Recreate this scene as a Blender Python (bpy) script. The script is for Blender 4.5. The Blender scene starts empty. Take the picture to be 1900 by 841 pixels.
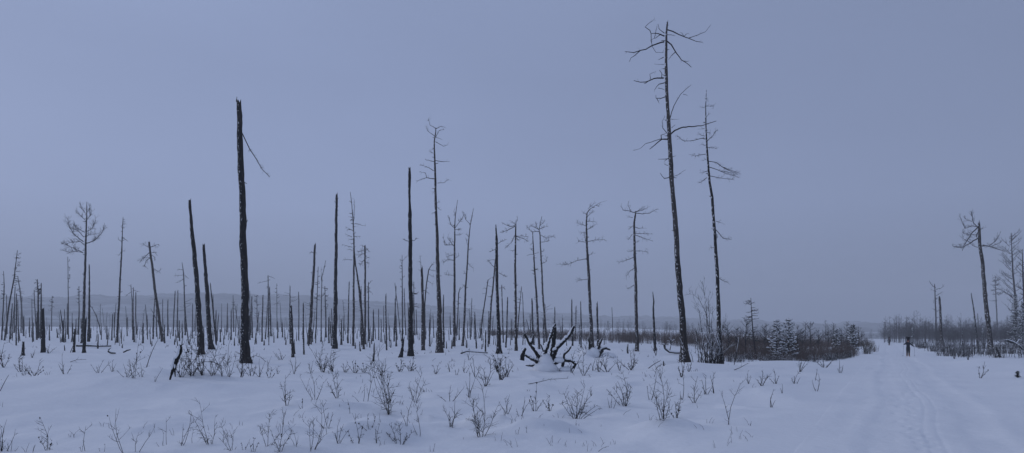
import bpy, math, random
import numpy as np
from mathutils import Vector, Matrix
random.seed(7)
SC = bpy.context.scene
COL = SC.collection
# ---------------------------------------------------------------- camera
F, HZ, CX, CZ = 1300.0, 620.0, 950.0, 2.3      # focal length in photo pixels, horizon row, middle column, eye height
cam = bpy.data.cameras.new("camera"); camo = bpy.data.objects.new("camera", cam); COL.objects.link(camo)
cam.sensor_width = 36.0; cam.sensor_fit = 'HORIZONTAL'; cam.lens = 36.0 * F / 1900.0
cam.shift_y = (HZ - 420.5) / 1900.0
cam.clip_start = 0.1; cam.clip_end = 9000
camo.location = (0, 0, CZ); camo.rotation_euler = (math.radians(90), 0, 0)
SC.camera = camo
# ---------------------------------------------------------------- light
SUN_EL, SUN_AZ = math.radians(24), math.radians(-70)
W = bpy.data.worlds.new("World"); SC.world = W; W.use_nodes = True
nt = W.node_tree; nt.nodes.clear()
def wn(t, **k):
    n = nt.nodes.new(t)
    for a, b in k.items(): setattr(n, a, b)
    return n
sky = wn('ShaderNodeTexSky'); sky.sky_type = 'NISHITA'; sky.sun_disc = False
sky.sun_elevation = SUN_EL; sky.sun_rotation = SUN_AZ; sky.air_density = 1.0; sky.dust_density = 1.5
tc = wn('ShaderNodeTexCoord'); sep = wn('ShaderNodeSeparateXYZ'); nt.links.new(tc.outputs['Generated'], sep.inputs[0])
ramp = wn('ShaderNodeValToRGB'); nt.links.new(sep.outputs['Z'], ramp.inputs[0])
# overcast cloud deck: a little brighter overhead than at the horizon
e = ramp.color_ramp.elements
e[0].position = 0.0; e[0].color = (1.72, 2.14, 3.42, 1)
e[1].position = 1.0; e[1].color = (2.95, 3.62, 5.55, 1)
m = e.new(0.17); m.color = (2.30, 2.84, 4.55, 1)
m = e.new(0.34); m.color = (2.16, 2.68, 4.30, 1)
nz = wn('ShaderNodeTexNoise'); nz.inputs['Scale'].default_value = 1.6; nz.inputs['Detail'].default_value = 4
mp = wn('ShaderNodeMapping'); mp.inputs['Scale'].default_value = (1, 1, 3.0)
nt.links.new(tc.outputs['Generated'], mp.inputs[0]); nt.links.new(mp.outputs[0], nz.inputs['Vector'])
mr = wn('ShaderNodeMapRange'); mr.inputs[1].default_value = 0.3; mr.inputs[2].default_value = 0.7
mr.inputs[3].default_value = 0.95; mr.inputs[4].default_value = 1.05
nt.links.new(nz.outputs['Fac'], mr.inputs[0])
# brighter on the side where the sun stands behind the cloud (left)
dot = wn('ShaderNodeVectorMath', operation='DOT_PRODUCT'); dot.inputs[1].default_value = (math.sin(SUN_AZ), math.cos(SUN_AZ), 0)
nt.links.new(tc.outputs['Generated'], dot.inputs[0])
mr2 = wn('ShaderNodeMapRange'); mr2.inputs[1].default_value = -1; mr2.inputs[2].default_value = 1
mr2.inputs[3].default_value = 0.62; mr2.inputs[4].default_value = 1.32
nt.links.new(dot.outputs['Value'], mr2.inputs[0])
mul = wn('ShaderNodeMath', operation='MULTIPLY'); nt.links.new(mr.outputs[0], mul.inputs[0]); nt.links.new(mr2.outputs[0], mul.inputs[1])
cl = wn('ShaderNodeVectorMath', operation='SCALE'); nt.links.new(ramp.outputs['Color'], cl.inputs[0]); nt.links.new(mul.outputs[0], cl.inputs['Scale'])
mix = wn('ShaderNodeMixRGB'); mix.inputs[0].default_value = 0.94
nt.links.new(sky.outputs[0], mix.inputs[1]); nt.links.new(cl.outputs[0], mix.inputs[2])
bg = wn('ShaderNodeBackground'); bg.inputs['Strength'].default_value = 0.10
out = wn('ShaderNodeOutputWorld'); nt.links.new(mix.outputs[0], bg.inputs[0]); nt.links.new(bg.outputs[0], out.inputs[0])
sl = bpy.data.lights.new("sun", 'SUN'); so = bpy.data.objects.new("sun", sl); COL.objects.link(so)
sl.energy = 0.50; sl.angle = math.radians(24); sl.color = (1.0, 0.98, 0.95)
sd = Vector((math.sin(SUN_AZ) * math.cos(SUN_EL), math.cos(SUN_AZ) * math.cos(SUN_EL), math.sin(SUN_EL)))
so.rotation_euler = sd.to_track_quat('Z', 'Y').to_euler()
SC.view_settings.view_transform = 'Standard'; SC.view_settings.look = 'None'
SC.view_settings.exposure = 0.0; SC.view_settings.gamma = 1.0
SC.render.engine = 'CYCLES'
SC.cycles.use_denoising = True; SC.cycles.denoiser = 'OPENIMAGEDENOISE'; SC.cycles.denoising_input_passes = 'RGB_ALBEDO_NORMAL'; SC.cycles.denoising_prefilter = 'ACCURATE'
SC.cycles.max_bounces = 6; SC.cycles.diffuse_bounces = 3; SC.cycles.volume_bounces = 2
# ---------------------------------------------------------------- helpers
def fin(o, label=None, cat=None, group=None, kind=None):
    if label: o['label'] = label
    if cat: o['category'] = cat
    if group: o['group'] = group
    if kind: o['kind'] = kind
    return o
class MB:
    def __init__(s): s.v = []; s.f = []; s.m = []
    def tube(s, pts, rad, n=5, mat=0, squash=1.0):
        pts = [Vector(p) for p in pts]; b = len(s.v); N = len(pts); u = None
        for i in range(N):
            t = pts[min(i + 1, N - 1)] - pts[max(i - 1, 0)]
            if t.length < 1e-9: t = Vector((0, 0, 1))
            t.normalize()
            if u is None: u = t.cross(Vector((0.31, 0.87, 0.21)))
            u = u - t * u.dot(t)
            if u.length < 1e-6: u = t.orthogonal()
            u.normalize(); w = t.cross(u); r = rad[i]; p = pts[i]
            for k in range(n):
                a = 2 * math.pi * k / n; ca = math.cos(a) * r; sa = math.sin(a) * r
                q = u * ca + w * sa
                s.v.append((p.x + q.x, p.y + q.y, p.z + q.z * squash))
        for i in range(N - 1):
            for k in range(n):
                a = b + i * n + k; c = b + i * n + (k + 1) % n
                s.f.append((a, c, c + n, a + n)); s.m.append(mat)
        s.f.append(tuple(b + (N - 1) * n + k for k in range(n))); s.m.append(mat)
        s.f.append(tuple(b + k for k in reversed(range(n)))); s.m.append(mat)
    def blob(s, c, rx, ry, rz, n=8, rings=5, jit=0.12, mat=0, rng=random):
        b = len(s.v)
        s.v.append((c[0], c[1], c[2] + rz))
        for i in range(1, rings):
            th = math.pi * i / rings
            for k in range(n):
                a = 2 * math.pi * k / n; j = 1 + rng.uniform(-jit, jit)
                s.v.append((c[0] + rx * math.sin(th) * math.cos(a) * j, c[1] + ry * math.sin(th) * math.sin(a) * j, c[2] + rz * math.cos(th) * j))
        s.v.append((c[0], c[1], c[2] - rz)); L = len(s.v) - 1
        for k in range(n):
            s.f.append((b, b + 1 + k, b + 1 + (k + 1) % n)); s.m.append(mat)
            o = b + 1 + (rings - 2) * n
            s.f.append((L, o + (k + 1) % n, o + k)); s.m.append(mat)
        for i in range(rings - 2):
            for k in range(n):
                o = b + 1 + i * n
                s.f.append((o + k, o + n + k, o + n + (k + 1) % n, o + (k + 1) % n)); s.m.append(mat)
    def box(s, c, sz, mat=0):
        b = len(s.v)
        for z in (-1, 1):
            for y in (-1, 1):
                for x in (-1, 1): s.v.append((c[0] + x * sz[0] / 2, c[1] + y * sz[1] / 2, c[2] + z * sz[2] / 2))
        for f in ((0, 2, 3, 1), (4, 5, 7, 6), (0, 1, 5, 4), (2, 6, 7, 3), (0, 4, 6, 2), (1, 3, 7, 5)):
            s.f.append(tuple(b + i for i in f)); s.m.append(mat)
    def mesh(s, name, mats, smooth=True):
        me = bpy.data.meshes.new(name); me.from_pydata(s.v, [], s.f)
        for mt in (mats if isinstance(mats, (list, tuple)) else [mats]): me.materials.append(mt)
        if any(s.m): me.polygons.foreach_set('material_index', s.m)
        if smooth: me.polygons.foreach_set('use_smooth', [True] * len(me.polygons))
        me.update(); return me
    def obj(s, name, mats, parent=None, loc=(0, 0, 0), smooth=True):
        return link(name, s.mesh(name, mats, smooth), parent, loc)
def link(name, data, parent=None, loc=(0, 0, 0), rz=0.0, sc=None):
    o = bpy.data.objects.new(name, data); COL.objects.link(o); o.location = loc; o.rotation_euler = (0, 0, rz)
    if sc: o.scale = sc if isinstance(sc, tuple) else (sc, sc, sc)
    if parent: o.parent = parent
    return o
def grid_mesh(name, P, mat, wrap=False):
    R, C = P.shape[:2]
    idx = np.arange(R * C).reshape(R, C)
    nx = np.roll(idx, -1, 1)
    if not wrap: idx, nx = idx[:, :-1], nx[:, :-1]
    q = np.stack([idx[:-1], nx[:-1], nx[1:], idx[1:]], -1).reshape(-1, 4)
    me = bpy.data.meshes.new(name)
    me.vertices.add(R * C); me.vertices.foreach_set('co', P.reshape(-1).astype(np.float32))
    me.loops.add(q.size); me.loops.foreach_set('vertex_index', q.reshape(-1).astype(np.int32))
    me.polygons.add(len(q)); me.polygons.foreach_set('loop_start', np.arange(0, q.size, 4, dtype=np.int32))
    me.update(calc_edges=True); me.polygons.foreach_set('use_smooth', np.ones(len(q), dtype=bool))
    me.materials.append(mat); me.validate(); return me
# ---------------------------------------------------------------- materials
def newmat(name):
    mt = bpy.data.materials.new(name); mt.use_nodes = True
    return mt, mt.node_tree, mt.node_tree.nodes['Principled BSDF']
def nd(t, ty, **k):
    n = t.nodes.new(ty)
    for a, b in k.items(): setattr(n, a, b)
    return n
def noise(t, co, scale, detail=3, stretch=None):
    n = nd(t, 'ShaderNodeTexNoise'); n.inputs['Scale'].default_value = scale; n.inputs['Detail'].default_value = detail
    if stretch:
        mp = nd(t, 'ShaderNodeMapping'); mp.inputs['Scale'].default_value = stretch
        t.links.new(co, mp.inputs[0]); co = mp.outputs[0]
    t.links.new(co, n.inputs['Vector']); return n.outputs['Fac']
def rampn(t, fac, stops):
    r = nd(t, 'ShaderNodeValToRGB'); t.links.new(fac, r.inputs[0]); e = r.color_ramp.elements
    while len(e) < len(stops): e.new(0.5)
    for x, (p, c) in zip(e, stops): x.position = p; x.color = (*c, 1) if len(c) == 3 else c
    return r.outputs[0]
SNOWC = (0.80, 0.815, 0.84)
def mat_snow():
    mt, t, p = newmat("snow"); co = nd(t, 'ShaderNodeTexCoord').outputs['Object']
    c = rampn(t, noise(t, co, 0.35, 5), [(0.3, (0.83, 0.845, 0.87)), (0.7, (0.88, 0.89, 0.905))])
    t.links.new(c, p.inputs['Base Color']); p.inputs['Roughness'].default_value = 0.75
    p.inputs['Specular IOR Level'].default_value = 0.2
    b = nd(t, 'ShaderNodeBump'); b.inputs['Strength'].default_value = 0.5; b.inputs['Distance'].default_value = 0.05
    t.links.new(noise(t, co, 5, 6), b.inputs['Height']); t.links.new(b.outputs[0], p.inputs['Normal'])
    return mt
def mat_bark(name, c0, c1, c2, snow=0.5, topsnow=None, scale=6.0, grey_up=None):
    """bark: dark/light plates, snow blown into it as flecks on the windward (left) side, optional snow lying on top faces"""
    mt, t, p = newmat(name); tcn = nd(t, 'ShaderNodeTexCoord'); co = tcn.outputs['Object']
    st = (1, 1, 0.22)
    n1 = noise(t, co, scale, 6, st)
    c = rampn(t, n1, [(0.32, c0), (0.52, c1), (0.72, c2)])
    if grey_up:                                    # bark gone from the upper trunk: bare grey wood above, patchy limit
        sp = nd(t, 'ShaderNodeSeparateXYZ'); t.links.new(co, sp.inputs[0])
        ad = nd(t, 'ShaderNodeMath', operation='MULTIPLY_ADD'); t.links.new(noise(t, co, 0.9, 4), ad.inputs[0]); ad.inputs[1].default_value = 9.0
        t.links.new(sp.outputs['Z'], ad.inputs[2])
        ms = nd(t, 'ShaderNodeMapRange'); ms.inputs[1].default_value = grey_up + 3.2; ms.inputs[2].default_value = grey_up + 6.0; t.links.new(ad.outputs[0], ms.inputs[0])
        g = rampn(t, noise(t, co, scale * 1.3, 5, (1, 1, 0.08)), [(0.3, (0.035, 0.03, 0.028)), (0.7, (0.10, 0.088, 0.08))])
        mx = nd(t, 'ShaderNodeMixRGB'); t.links.new(ms.outputs[0], mx.inputs[0]); t.links.new(c, mx.inputs[1]); t.links.new(g, mx.inputs[2]); c = mx.outputs[0]
    geo = nd(t, 'ShaderNodeNewGeometry')
    fac = None
    if snow:
        d = nd(t, 'ShaderNodeVectorMath', operation='DOT_PRODUCT'); d.inputs[1].default_value = (-0.75, -0.45, 0.5)
        t.links.new(geo.outputs['Normal'], d.inputs[0])
        m1 = nd(t, 'ShaderNodeMapRange'); m1.inputs[1].default_value = -0.6; m1.inputs[2].default_value = 1.0; t.links.new(d.outputs['Value'], m1.inputs[0])
        m1.inputs[3].default_value = -0.10; m1.inputs[4].default_value = 0.14
        ad = nd(t, 'ShaderNodeMath', operation='ADD'); t.links.new(noise(t, co, 11.0, 4, (1, 1, 0.6)), ad.inputs[0]); t.links.new(m1.outputs[0], ad.inputs[1])
        th = 0.78 - 0.16 * snow
        m2 = nd(t, 'ShaderNodeMapRange'); m2.inputs[1].default_value = th; m2.inputs[2].default_value = th + 0.03; t.links.new(ad.outputs[0], m2.inputs[0])
        fac = m2.outputs[0]
    if topsnow is not None:
        sp = nd(t, 'ShaderNodeSeparateXYZ'); t.links.new(geo.outputs['Normal'], sp.inputs[0])
        a2 = nd(t, 'ShaderNodeMath', operation='MULTIPLY_ADD'); t.links.new(noise(t, co, 2.5, 3), a2.inputs[0]); a2.inputs[1].default_value = 0.8; t.links.new(sp.outputs['Z'], a2.inputs[2])
        m3 = nd(t, 'ShaderNodeMapRange'); m3.inputs[1].default_value = topsnow + 0.4; m3.inputs[2].default_value = topsnow + 0.5; t.links.new(a2.outputs[0], m3.inputs[0])
        if fac is None: fac = m3.outputs[0]
        else:
            mxx = nd(t, 'ShaderNodeMath', operation='MAXIMUM'); t.links.new(fac, mxx.inputs[0]); t.links.new(m3.outputs[0], mxx.inputs[1]); fac = mxx.outputs[0]
    if fac is not None:
        mx = nd(t, 'ShaderNodeMixRGB'); t.links.new(fac, mx.inputs[0]); t.links.new(c, mx.inputs[1]); mx.inputs[2].default_value = (*SNOWC, 1); c = mx.outputs[0]
    t.links.new(c, p.inputs['Base Color']); p.inputs['Roughness'].default_value = 0.9; p.inputs['Specular IOR Level'].default_value = 0.15
    b = nd(t, 'ShaderNodeBump'); b.inputs['Strength'].default_value = 0.8; b.inputs['Distance'].default_value = 0.04
    t.links.new(n1, b.inputs['Height']); t.links.new(b.outputs[0], p.inputs['Normal'])
    return mt
def mat_plain(name, c, rough=0.8, var=0.25, scale=8):
    mt, t, p = newmat(name); co = nd(t, 'ShaderNodeTexCoord').outputs['Object']
    lo = tuple(x * (1 - var) for x in c); hi = tuple(min(1, x * (1 + var)) for x in c)
    t.links.new(rampn(t, noise(t, co, scale, 4), [(0.3, lo), (0.7, hi)]), p.inputs['Base Color'])
    p.inputs['Roughness'].default_value = rough; p.inputs['Specular IOR Level'].default_value = 0.2
    return mt
M_snow = mat_snow()
M_char = mat_bark("charred_bark", (0.006, 0.006, 0.007), (0.017, 0.015, 0.014), (0.045, 0.036, 0.029), 0.5)
M_charc = mat_bark("charred_clean", (0.006, 0.006, 0.007), (0.014, 0.013, 0.012), (0.03, 0.027, 0.025), 0.25)
M_bark = mat_bark("dead_bark", (0.012, 0.011, 0.011), (0.03, 0.026, 0.024), (0.07, 0.06, 0.052), 0.66)
M_larch = mat_bark("larch_bark", (0.015, 0.012, 0.011), (0.045, 0.036, 0.031), (0.085, 0.07, 0.06), 0.55)
M_tall = mat_bark("tall_larch_bark", (0.012, 0.010, 0.010), (0.03, 0.025, 0.022), (0.07, 0.056, 0.047), 0.5, grey_up=9.0)
M_branch = mat_bark("branch_bark", (0.016, 0.014, 0.013), (0.03, 0.026, 0.024), (0.05, 0.044, 0.04), 0, 0.85)
M_branchs = mat_bark("snowy_branch_bark", (0.016, 0.014, 0.013), (0.03, 0.026, 0.024), (0.05, 0.044, 0.04), 0, 0.2)
M_root = mat_bark("burnt_root", (0.006, 0.006, 0.006), (0.014, 0.013, 0.012), (0.03, 0.028, 0.024), 0.1, 0.8)
M_twig = mat_plain("twig_bark", (0.022, 0.019, 0.018), 0.85)
M_willow = mat_plain("willow_bark", (0.095, 0.070, 0.058), 0.85)
M_willow2 = mat_plain("willow_bark_olive", (0.06, 0.055, 0.036), 0.85)
M_birch = mat_plain("grey_birch_bark", (0.052, 0.046, 0.046), 0.85)
M_needle = mat_plain("needles", (0.022, 0.032, 0.024), 0.8, 0.35)
# ---------------------------------------------------------------- terrain
def vnoise(x, y, seed=0):
    x = np.asarray(x, float); y = np.asarray(y, float)
    xi = np.floor(x).astype(np.int64); yi = np.floor(y).astype(np.int64)
    fx = x - xi; fy = y - yi; fx = fx * fx * fx * (fx * (fx * 6 - 15) + 10); fy = fy * fy * fy * (fy * (fy * 6 - 15) + 10)
    def h(a, b):
        k = (a * 374761393 + b * 668265263 + seed * 974711) & 0xffffffff
        k = ((k ^ (k >> 13)) * 1274126177) & 0xffffffff
        k = k ^ (k >> 16)
        return (k & 0xffff) / 32767.5 - 1
    return (h(xi, yi) * (1 - fx) + h(xi + 1, yi) * fx) * (1 - fy) + (h(xi, yi + 1) * (1 - fx) + h(xi + 1, yi + 1) * fx) * fy
def sstep(a, b, x):
    t = np.clip((x - a) / (b - a), 0, 1); return t * t * (3 - 2 * t)
RA = math.atan(0.535); RS, RC = math.sin(RA), math.cos(RA)      # the road runs off at 28 degrees to the right
def road_sl(x, y): return x * RS + y * RC, x * RC - y * RS
LIPS = []         # drifts that break off steeply on the near side
MOUNDS = []       # (x, y, radius x, radius y, height)
def base_h(x, y):
    r = np.sqrt(x * x + y * y); a = np.arctan2(x, np.maximum(y, 1e-3))
    s = 0.012 + (-0.0035 - 0.012) * sstep(0.12, 0.46, a)
    return s * np.log1p(np.exp((r - 45) / 10.0)) * 10.0
def H(x, y):
    x = np.asarray(x, float); y = np.asarray(y, float)
    r = np.sqrt(x * x + y * y); z = base_h(x, y)
    s, l = road_sl(x, y)
    onroad = (1 - sstep(2.6, 5.5, np.abs(l - 1.0))) * sstep(-30, 0, s)
    n = 0.30 * vnoise(x / 17, y / 17, 1) + 0.17 * vnoise(x / 6.3, y / 6.3, 2) + 0.11 * vnoise(x / 2.6, y / 2.6, 3) * (1 - sstep(60, 160, r)) \
        + 0.055 * vnoise(x / 1.1, y / 1.1, 4) * (1 - sstep(25, 70, r)) + 0.022 * vnoise(x / 0.45, y / 0.45, 5) * (1 - sstep(15, 40, r))
    b = 0.10 * (1 - np.abs(vnoise(x / 2.1, y / 1.5, 6))) ** 2 * np.clip(vnoise(x / 9, y / 7, 7) + .45, 0, 1) * (1 - sstep(30, 90, r))
    z = z + (n + b) * (1 - 0.93 * onroad)
    z = z + 0.02 * vnoise(x / 1.7, y / 1.7, 9) * onroad * (1 - sstep(40, 90, r))
    for (mx, my, rx, ry, h) in LIPS:
        d = (y - my) - 0.25 * (x - mx) * np.sin(mx * 3) + 0.25 * vnoise(x / .9, y / 3, 8)
        z = z + h * np.exp(-((x - mx) / rx) ** 4) * np.where(d > 0, np.exp(-np.clip(d, 0, 50) / ry), np.exp(-(np.clip(d, -9, 0) / (0.16 * ry)) ** 2))
    for (mx, my, rx, ry, h) in MOUNDS:
        z = z + h * np.exp(-((x - mx) / rx) ** 2 - ((y - my) / ry) ** 2)
    return z
def P(u, v, Y): return Vector(((u - CX) / F * Y, Y, CZ + (HZ - v) / F * Y))
YS = np.geomspace(5, 420, 900)
def hit(u, v):
    """distance along the view direction where the ground lies under this point of the photograph"""
    x = (u - CX) / F * YS; z = CZ + (HZ - v) / F * YS; g = H(x, YS)
    k = np.nonzero(z <= g)[0]
    if len(k) == 0: return 380.0
    k = k[0]
    if k == 0: return float(YS[0])
    d0 = z[k - 1] - g[k - 1]; d1 = z[k] - g[k]
    return float(YS[k - 1] + (YS[k] - YS[k - 1]) * d0 / (d0 - d1))
def flat_Y(u, v):
    x = (u - CX) / F * YS; z = CZ + (HZ - v) / F * YS; g = base_h(x, YS); k = np.nonzero(z <= g)[0]
    return float(YS[k[0]]) if len(k) else 380.0
def mound(u, v, wpx, dpx, h):
    Y = flat_Y(u, v); p = P(u, v, Y); MOUNDS.append((p.x, p.y, wpx / F * Y, dpx, h))
# snow banks and hummocks seen in the photograph
mound(250, 722, 260, 3.0, 0.30); mound(430, 700, 80, 1.6, 0.16); mound(560, 735, 90, 2.0, 0.12)
mound(690, 792, 60, 0.9, 0.16); mound(660, 758, 110, 1.3, 0.14); mound(870, 775, 60, 0.8, 0.16); mound(980, 790, 90, 1.0, 0.12)
mound(1012, 690, 26, 1.4, 0.55); mound(1085, 663, 16, 1.5, 0.5); mound(1127, 668, 18, 1.5, 0.3); mound(1300, 690, 90, 2.0, 0.35); mound(1440, 680, 70, 2.2, 0.25)
mound(1130, 838, 60, 0.9, 0.05); mound(1390, 716, 60, 1.8, 0.18); mound(1250, 665, 22, 1.4, 0.3); mound(800, 690, 120, 2.0, 0.16)
mound(1875, 660, 30, 3, 0.35); mound(1240, 800, 70, 1.2, 0.15)
def lip(u, v, wpx, dpx, h):
    Y = flat_Y(u, v); p = P(u, v, Y); LIPS.append((p.x, p.y, wpx / F * Y, dpx, h))
lip(690, 800, 70, 1.1, 0.38); lip(905, 783, 46, 0.9, 0.36); lip(1010, 788, 60, 1.2, 0.26); lip(1140, 836, 40, 0.7, 0.05); lip(330, 716, 200, 2.4, 0.22); lip(620, 760, 60, 1.2, 0.24); lip(1230, 790, 60, 1.0, 0.2); lip(1380, 705, 120, 2.4, 0.28); lip(780, 770, 40, .8, .24); lip(540, 800, 50, .9, .2); lip(1090, 760, 60, 1.2, .24); lip(820, 735, 60, 1.4, .22); lip(1180, 720, 60, 1.6, .22); lip(1480, 690, 60, 2, .12); lip(560, 828, 60, .8, .08)
def build_ground():
    fr = np.radians(np.concatenate([np.linspace(-180, -46, 34)[:-1], np.linspace(-46, 46, 700), np.linspace(46, 180, 34)[1:-1]]))
    rr = np.concatenate([np.linspace(0.3, 6, 10)[:-1], np.geomspace(6, 150, 430)[:-1], np.geomspace(150, 900, 90)])
    A, R = np.meshgrid(fr, rr); X = R * np.sin(A); Y = R * np.cos(A); Z = H(X, Y)
    s, l = road_sl(X, Y); Z = Z - 0.16 * (1 - sstep(1.9, 2.6, np.abs(l - 1.0))) * ((s > -19) & (s < 330))
    o = link("snow_ground", grid_mesh("snow_ground", np.stack([X, Y, Z], -1), M_snow, wrap=True)); fin(o, "uneven snow cover of the open burnt clearing", None, None, 'structure')
    sv = np.concatenate([np.linspace(-18, 4, 20)[:-1], np.geomspace(4, 320, 640)]); lv = np.linspace(-2.0, 4.0, 150)
    S, L = np.meshgrid(sv, lv, indexing='ij'); X = S * RS + L * RC; Y = S * RC - L * RS
    Z = H(X, Y)
    w = 0.22 * vnoise(S / 9, S * 0 + 0.5, 31)
    def rut(c, wd, d): return -d * np.exp(-((L - c - w) / wd) ** 4)
    core = 1 - sstep(2.2, 2.8, np.abs(L - 1.0))
    rel = rut(0.0, 0.34, 0.020) + rut(2.05, 0.40, 0.032) + 0.015 * np.exp(-((L - 1.0 - w) / 0.5) ** 2) \
        + 0.012 * np.exp(-((L - 2.6 - w) / 0.3) ** 2) + 0.015 * np.exp(-((L + 0.55 - w) / 0.2) ** 2)
    rel = rel + 0.012 * vnoise(S / 0.7, L / 0.45, 33) + 0.02 * vnoise(S / 2.2, L / 0.8, 34) + 0.006 * vnoise(S / .3, L / .25, 35)
    for c in (0.86, 1.14): rel = rel + rut(c, 0.05, 0.010)
    pr = random.Random(4); ps = 5.0; sd = 1                 # footprints and dents trodden along the middle of the track
    while ps < 42:
        ps += pr.uniform(.3, .6); sd = -sd; c = .75 + sd * .16 + pr.gauss(0, .1) + .25 * math.sin(ps / 5)
        a, b_ = np.searchsorted(sv, (ps - .5, ps + .5)); dS = S[a:b_] - ps; dL = L[a:b_] - c
        rel[a:b_] -= .026 * np.exp(-(dS / .17) ** 4 - (dL / .085) ** 4)
        if pr.random() < .4:
            c = pr.uniform(-1, 3.2); dL = L[a:b_] - c; rel[a:b_] -= pr.uniform(-.02, .035) * np.exp(-(dS / .25) ** 2 - (dL / .2) ** 2)
    edge = sstep(2.55, 3.0, np.abs(L - 1.0))
    Z = Z + rel * core + 0.004 - 0.12 * edge
    o = link("snow_road", grid_mesh("snow_road", np.stack([X, Y, Z], -1), M_snow)); fin(o, "snowed-over track with two shallow wheel ruts and ski trail", None, None, 'structure')
def road_z(x, y): return float(H(x, y)) + 0.02
build_ground()
# far hills with patchy forest
RIDGE = [(-900, 556), (0, 553), (200, 552), (420, 549), (600, 556), (760, 567), (900, 577), (1000, 582), (1200, 592), (1400, 597), (1600, 601), (1760, 600), (1900, 596), (2900, 590)]
def build_hills():
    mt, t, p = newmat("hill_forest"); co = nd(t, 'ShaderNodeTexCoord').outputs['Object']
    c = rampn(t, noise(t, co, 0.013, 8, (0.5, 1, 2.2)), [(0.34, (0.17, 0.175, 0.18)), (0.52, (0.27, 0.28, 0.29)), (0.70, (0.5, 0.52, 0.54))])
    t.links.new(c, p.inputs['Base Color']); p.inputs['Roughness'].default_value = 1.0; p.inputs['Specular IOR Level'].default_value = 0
    A = np.radians(np.linspace(-60, 60, 700)); R = np.linspace(560, 2500, 80)
    AA, RR = np.meshgrid(A, R)
    u = CX + F * np.tan(np.clip(AA, -1.0, 1.0))
    v = np.interp(u, [a for a, b in RIDGE], [b for a, b in RIDGE])
    X = RR * np.sin(AA); Y = RR * np.cos(AA)
    top = CZ + (HZ - v) / F * 2200 * np.cos(AA)
    foot = base_h(X * 560 / RR, Y * 560 / RR) - 0.8
    g = sstep(560, 2200, RR) ** 1.2
    Z = foot + (top - foot) * g + g * (3.4 * vnoise(AA * 90, RR / 100, 41) + 2.2 * vnoise(AA * 420, RR / 30, 42) + 5 * vnoise(AA * 22, RR / 260, 43))
    Z = np.where(RR > 2220, Z - (RR - 2220) * 0.5, Z)
    o = link("hills", grid_mesh("hills", np.stack([X, Y, Z], -1), mt)); fin(o, "long low forested hill fading into the winter haze", None, None, 'structure')
build_hills()
# ---------------------------------------------------------------- dead trees
def resample(pts, rad, step):
    op, orr = [], []
    for i in range(len(pts) - 1):
        n = max(1, int((pts[i + 1] - pts[i]).length / step))
        for k in range(n):
            f = k / n; op.append(pts[i].lerp(pts[i + 1], f)); orr.append(rad[i] * (1 - f) + rad[i + 1] * f)
    op.append(pts[-1].copy()); orr.append(rad[-1]); return op, orr
def trunk_mesh(mb, pts, rad, rng, n=9, rough=0.08, wob=0.12, jag=True):
    """a trunk: rings of uneven radius, a flare at the foot, a splintered top"""
    step = max(0.28, rad[0] * 1.1); P2, R2 = resample(pts, rad, step); N = len(P2); b = len(mb.v)
    ph = [rng.uniform(0, 6.28) for _ in range(3)]
    for i in range(N):
        p = P2[i]; r = R2[i]; z = i * step
        wx = wob * r * (math.sin(z * 0.9 + ph[0]) + 0.5 * math.sin(z * 2.3 + ph[1])) * min(1, i / 3)
        for k in range(n):
            a = 2 * math.pi * k / n + 0.15 * math.sin(z * 0.7 + ph[2]); j = 1 + rng.gauss(0, rough)
            hh = P2[i].z - pts[1].z; j *= 1 + (0.42 * math.exp(-max(hh, 0) / (1.3 * rad[0] + .1)) * (.65 + .35 * math.cos(3 * a + ph[1])) if rad[0] > .12 else 0)
            if i == 0: j *= 1 + 0.25 * math.cos(3 * a + ph[0]) ** 2
            dz = 0
            if jag and i == N - 1: dz = r * rng.uniform(-0.6, 2.0) + (r * 2.6 if k == 1 else 0); j *= 0.8
            mb.v.append((p.x + wx + math.cos(a) * r * j, p.y + math.sin(a) * r * j, p.z + dz))
    for i in range(N - 1):
        for k in range(n):
            a = b + i * n + k; c = b + i * n + (k + 1) % n
            mb.f.append((a, c, c + n, a + n)); mb.m.append(0)
    mb.v.append(tuple(P2[-1] - Vector((0, 0, R2[-1] * 0.3)))); L = len(mb.v) - 1
    for k in range(n):
        a = b + (N - 1) * n + k; c = b + (N - 1) * n + (k + 1) % n; mb.f.append((a, c, L)); mb.m.append(0)
def rdir(rng): 
    v = Vector((rng.gauss(0, 1), rng.gauss(0, 1), rng.gauss(0, 1))); return v.normalized()
def twigs(mb, pts, rng, n, L, r, up=0.1, depth=1, t0=0.25, n_sub=3):
    """fine side shoots along a branch"""
    seg = [(pts[i + 1] - pts[i]).length for i in range(len(pts) - 1)]; tot = sum(seg) or 1e-6
    for _ in range(n):
        d = rng.uniform(t0, 1.0) * tot; i = 0
        while i < len(seg) - 1 and d > seg[i]: d -= seg[i]; i += 1
        p = pts[i].lerp(pts[i + 1], min(1, d / max(seg[i], 1e-6))); t = (pts[i + 1] - pts[i]).normalized()
        q = rdir(rng); q = q - t * q.dot(t); 
        if q.length < 1e-3: continue
        q.normalize(); dr = (t * rng.uniform(0.2, 0.9) + q * rng.uniform(0.5, 1.0) + Vector((0, 0, up))).normalized()
        l = L * rng.uniform(0.35, 1.1); pp = [p]; c = rdir(rng) * 0.35 + Vector((0, 0, up * 0.8))
        for k in range(3):
            dr = (dr + c * 0.35 + rdir(rng) * 0.12).normalized(); pp.append(pp[-1] + dr * l / 3)
        mb.tube(pp, [r, r * 0.8, r * 0.6, r * 0.35], 3)
        if depth > 1: twigs(mb, pp, rng, n_sub, L * 0.5, r * 0.7, up, depth - 1, 0.2)
TREES = []
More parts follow.
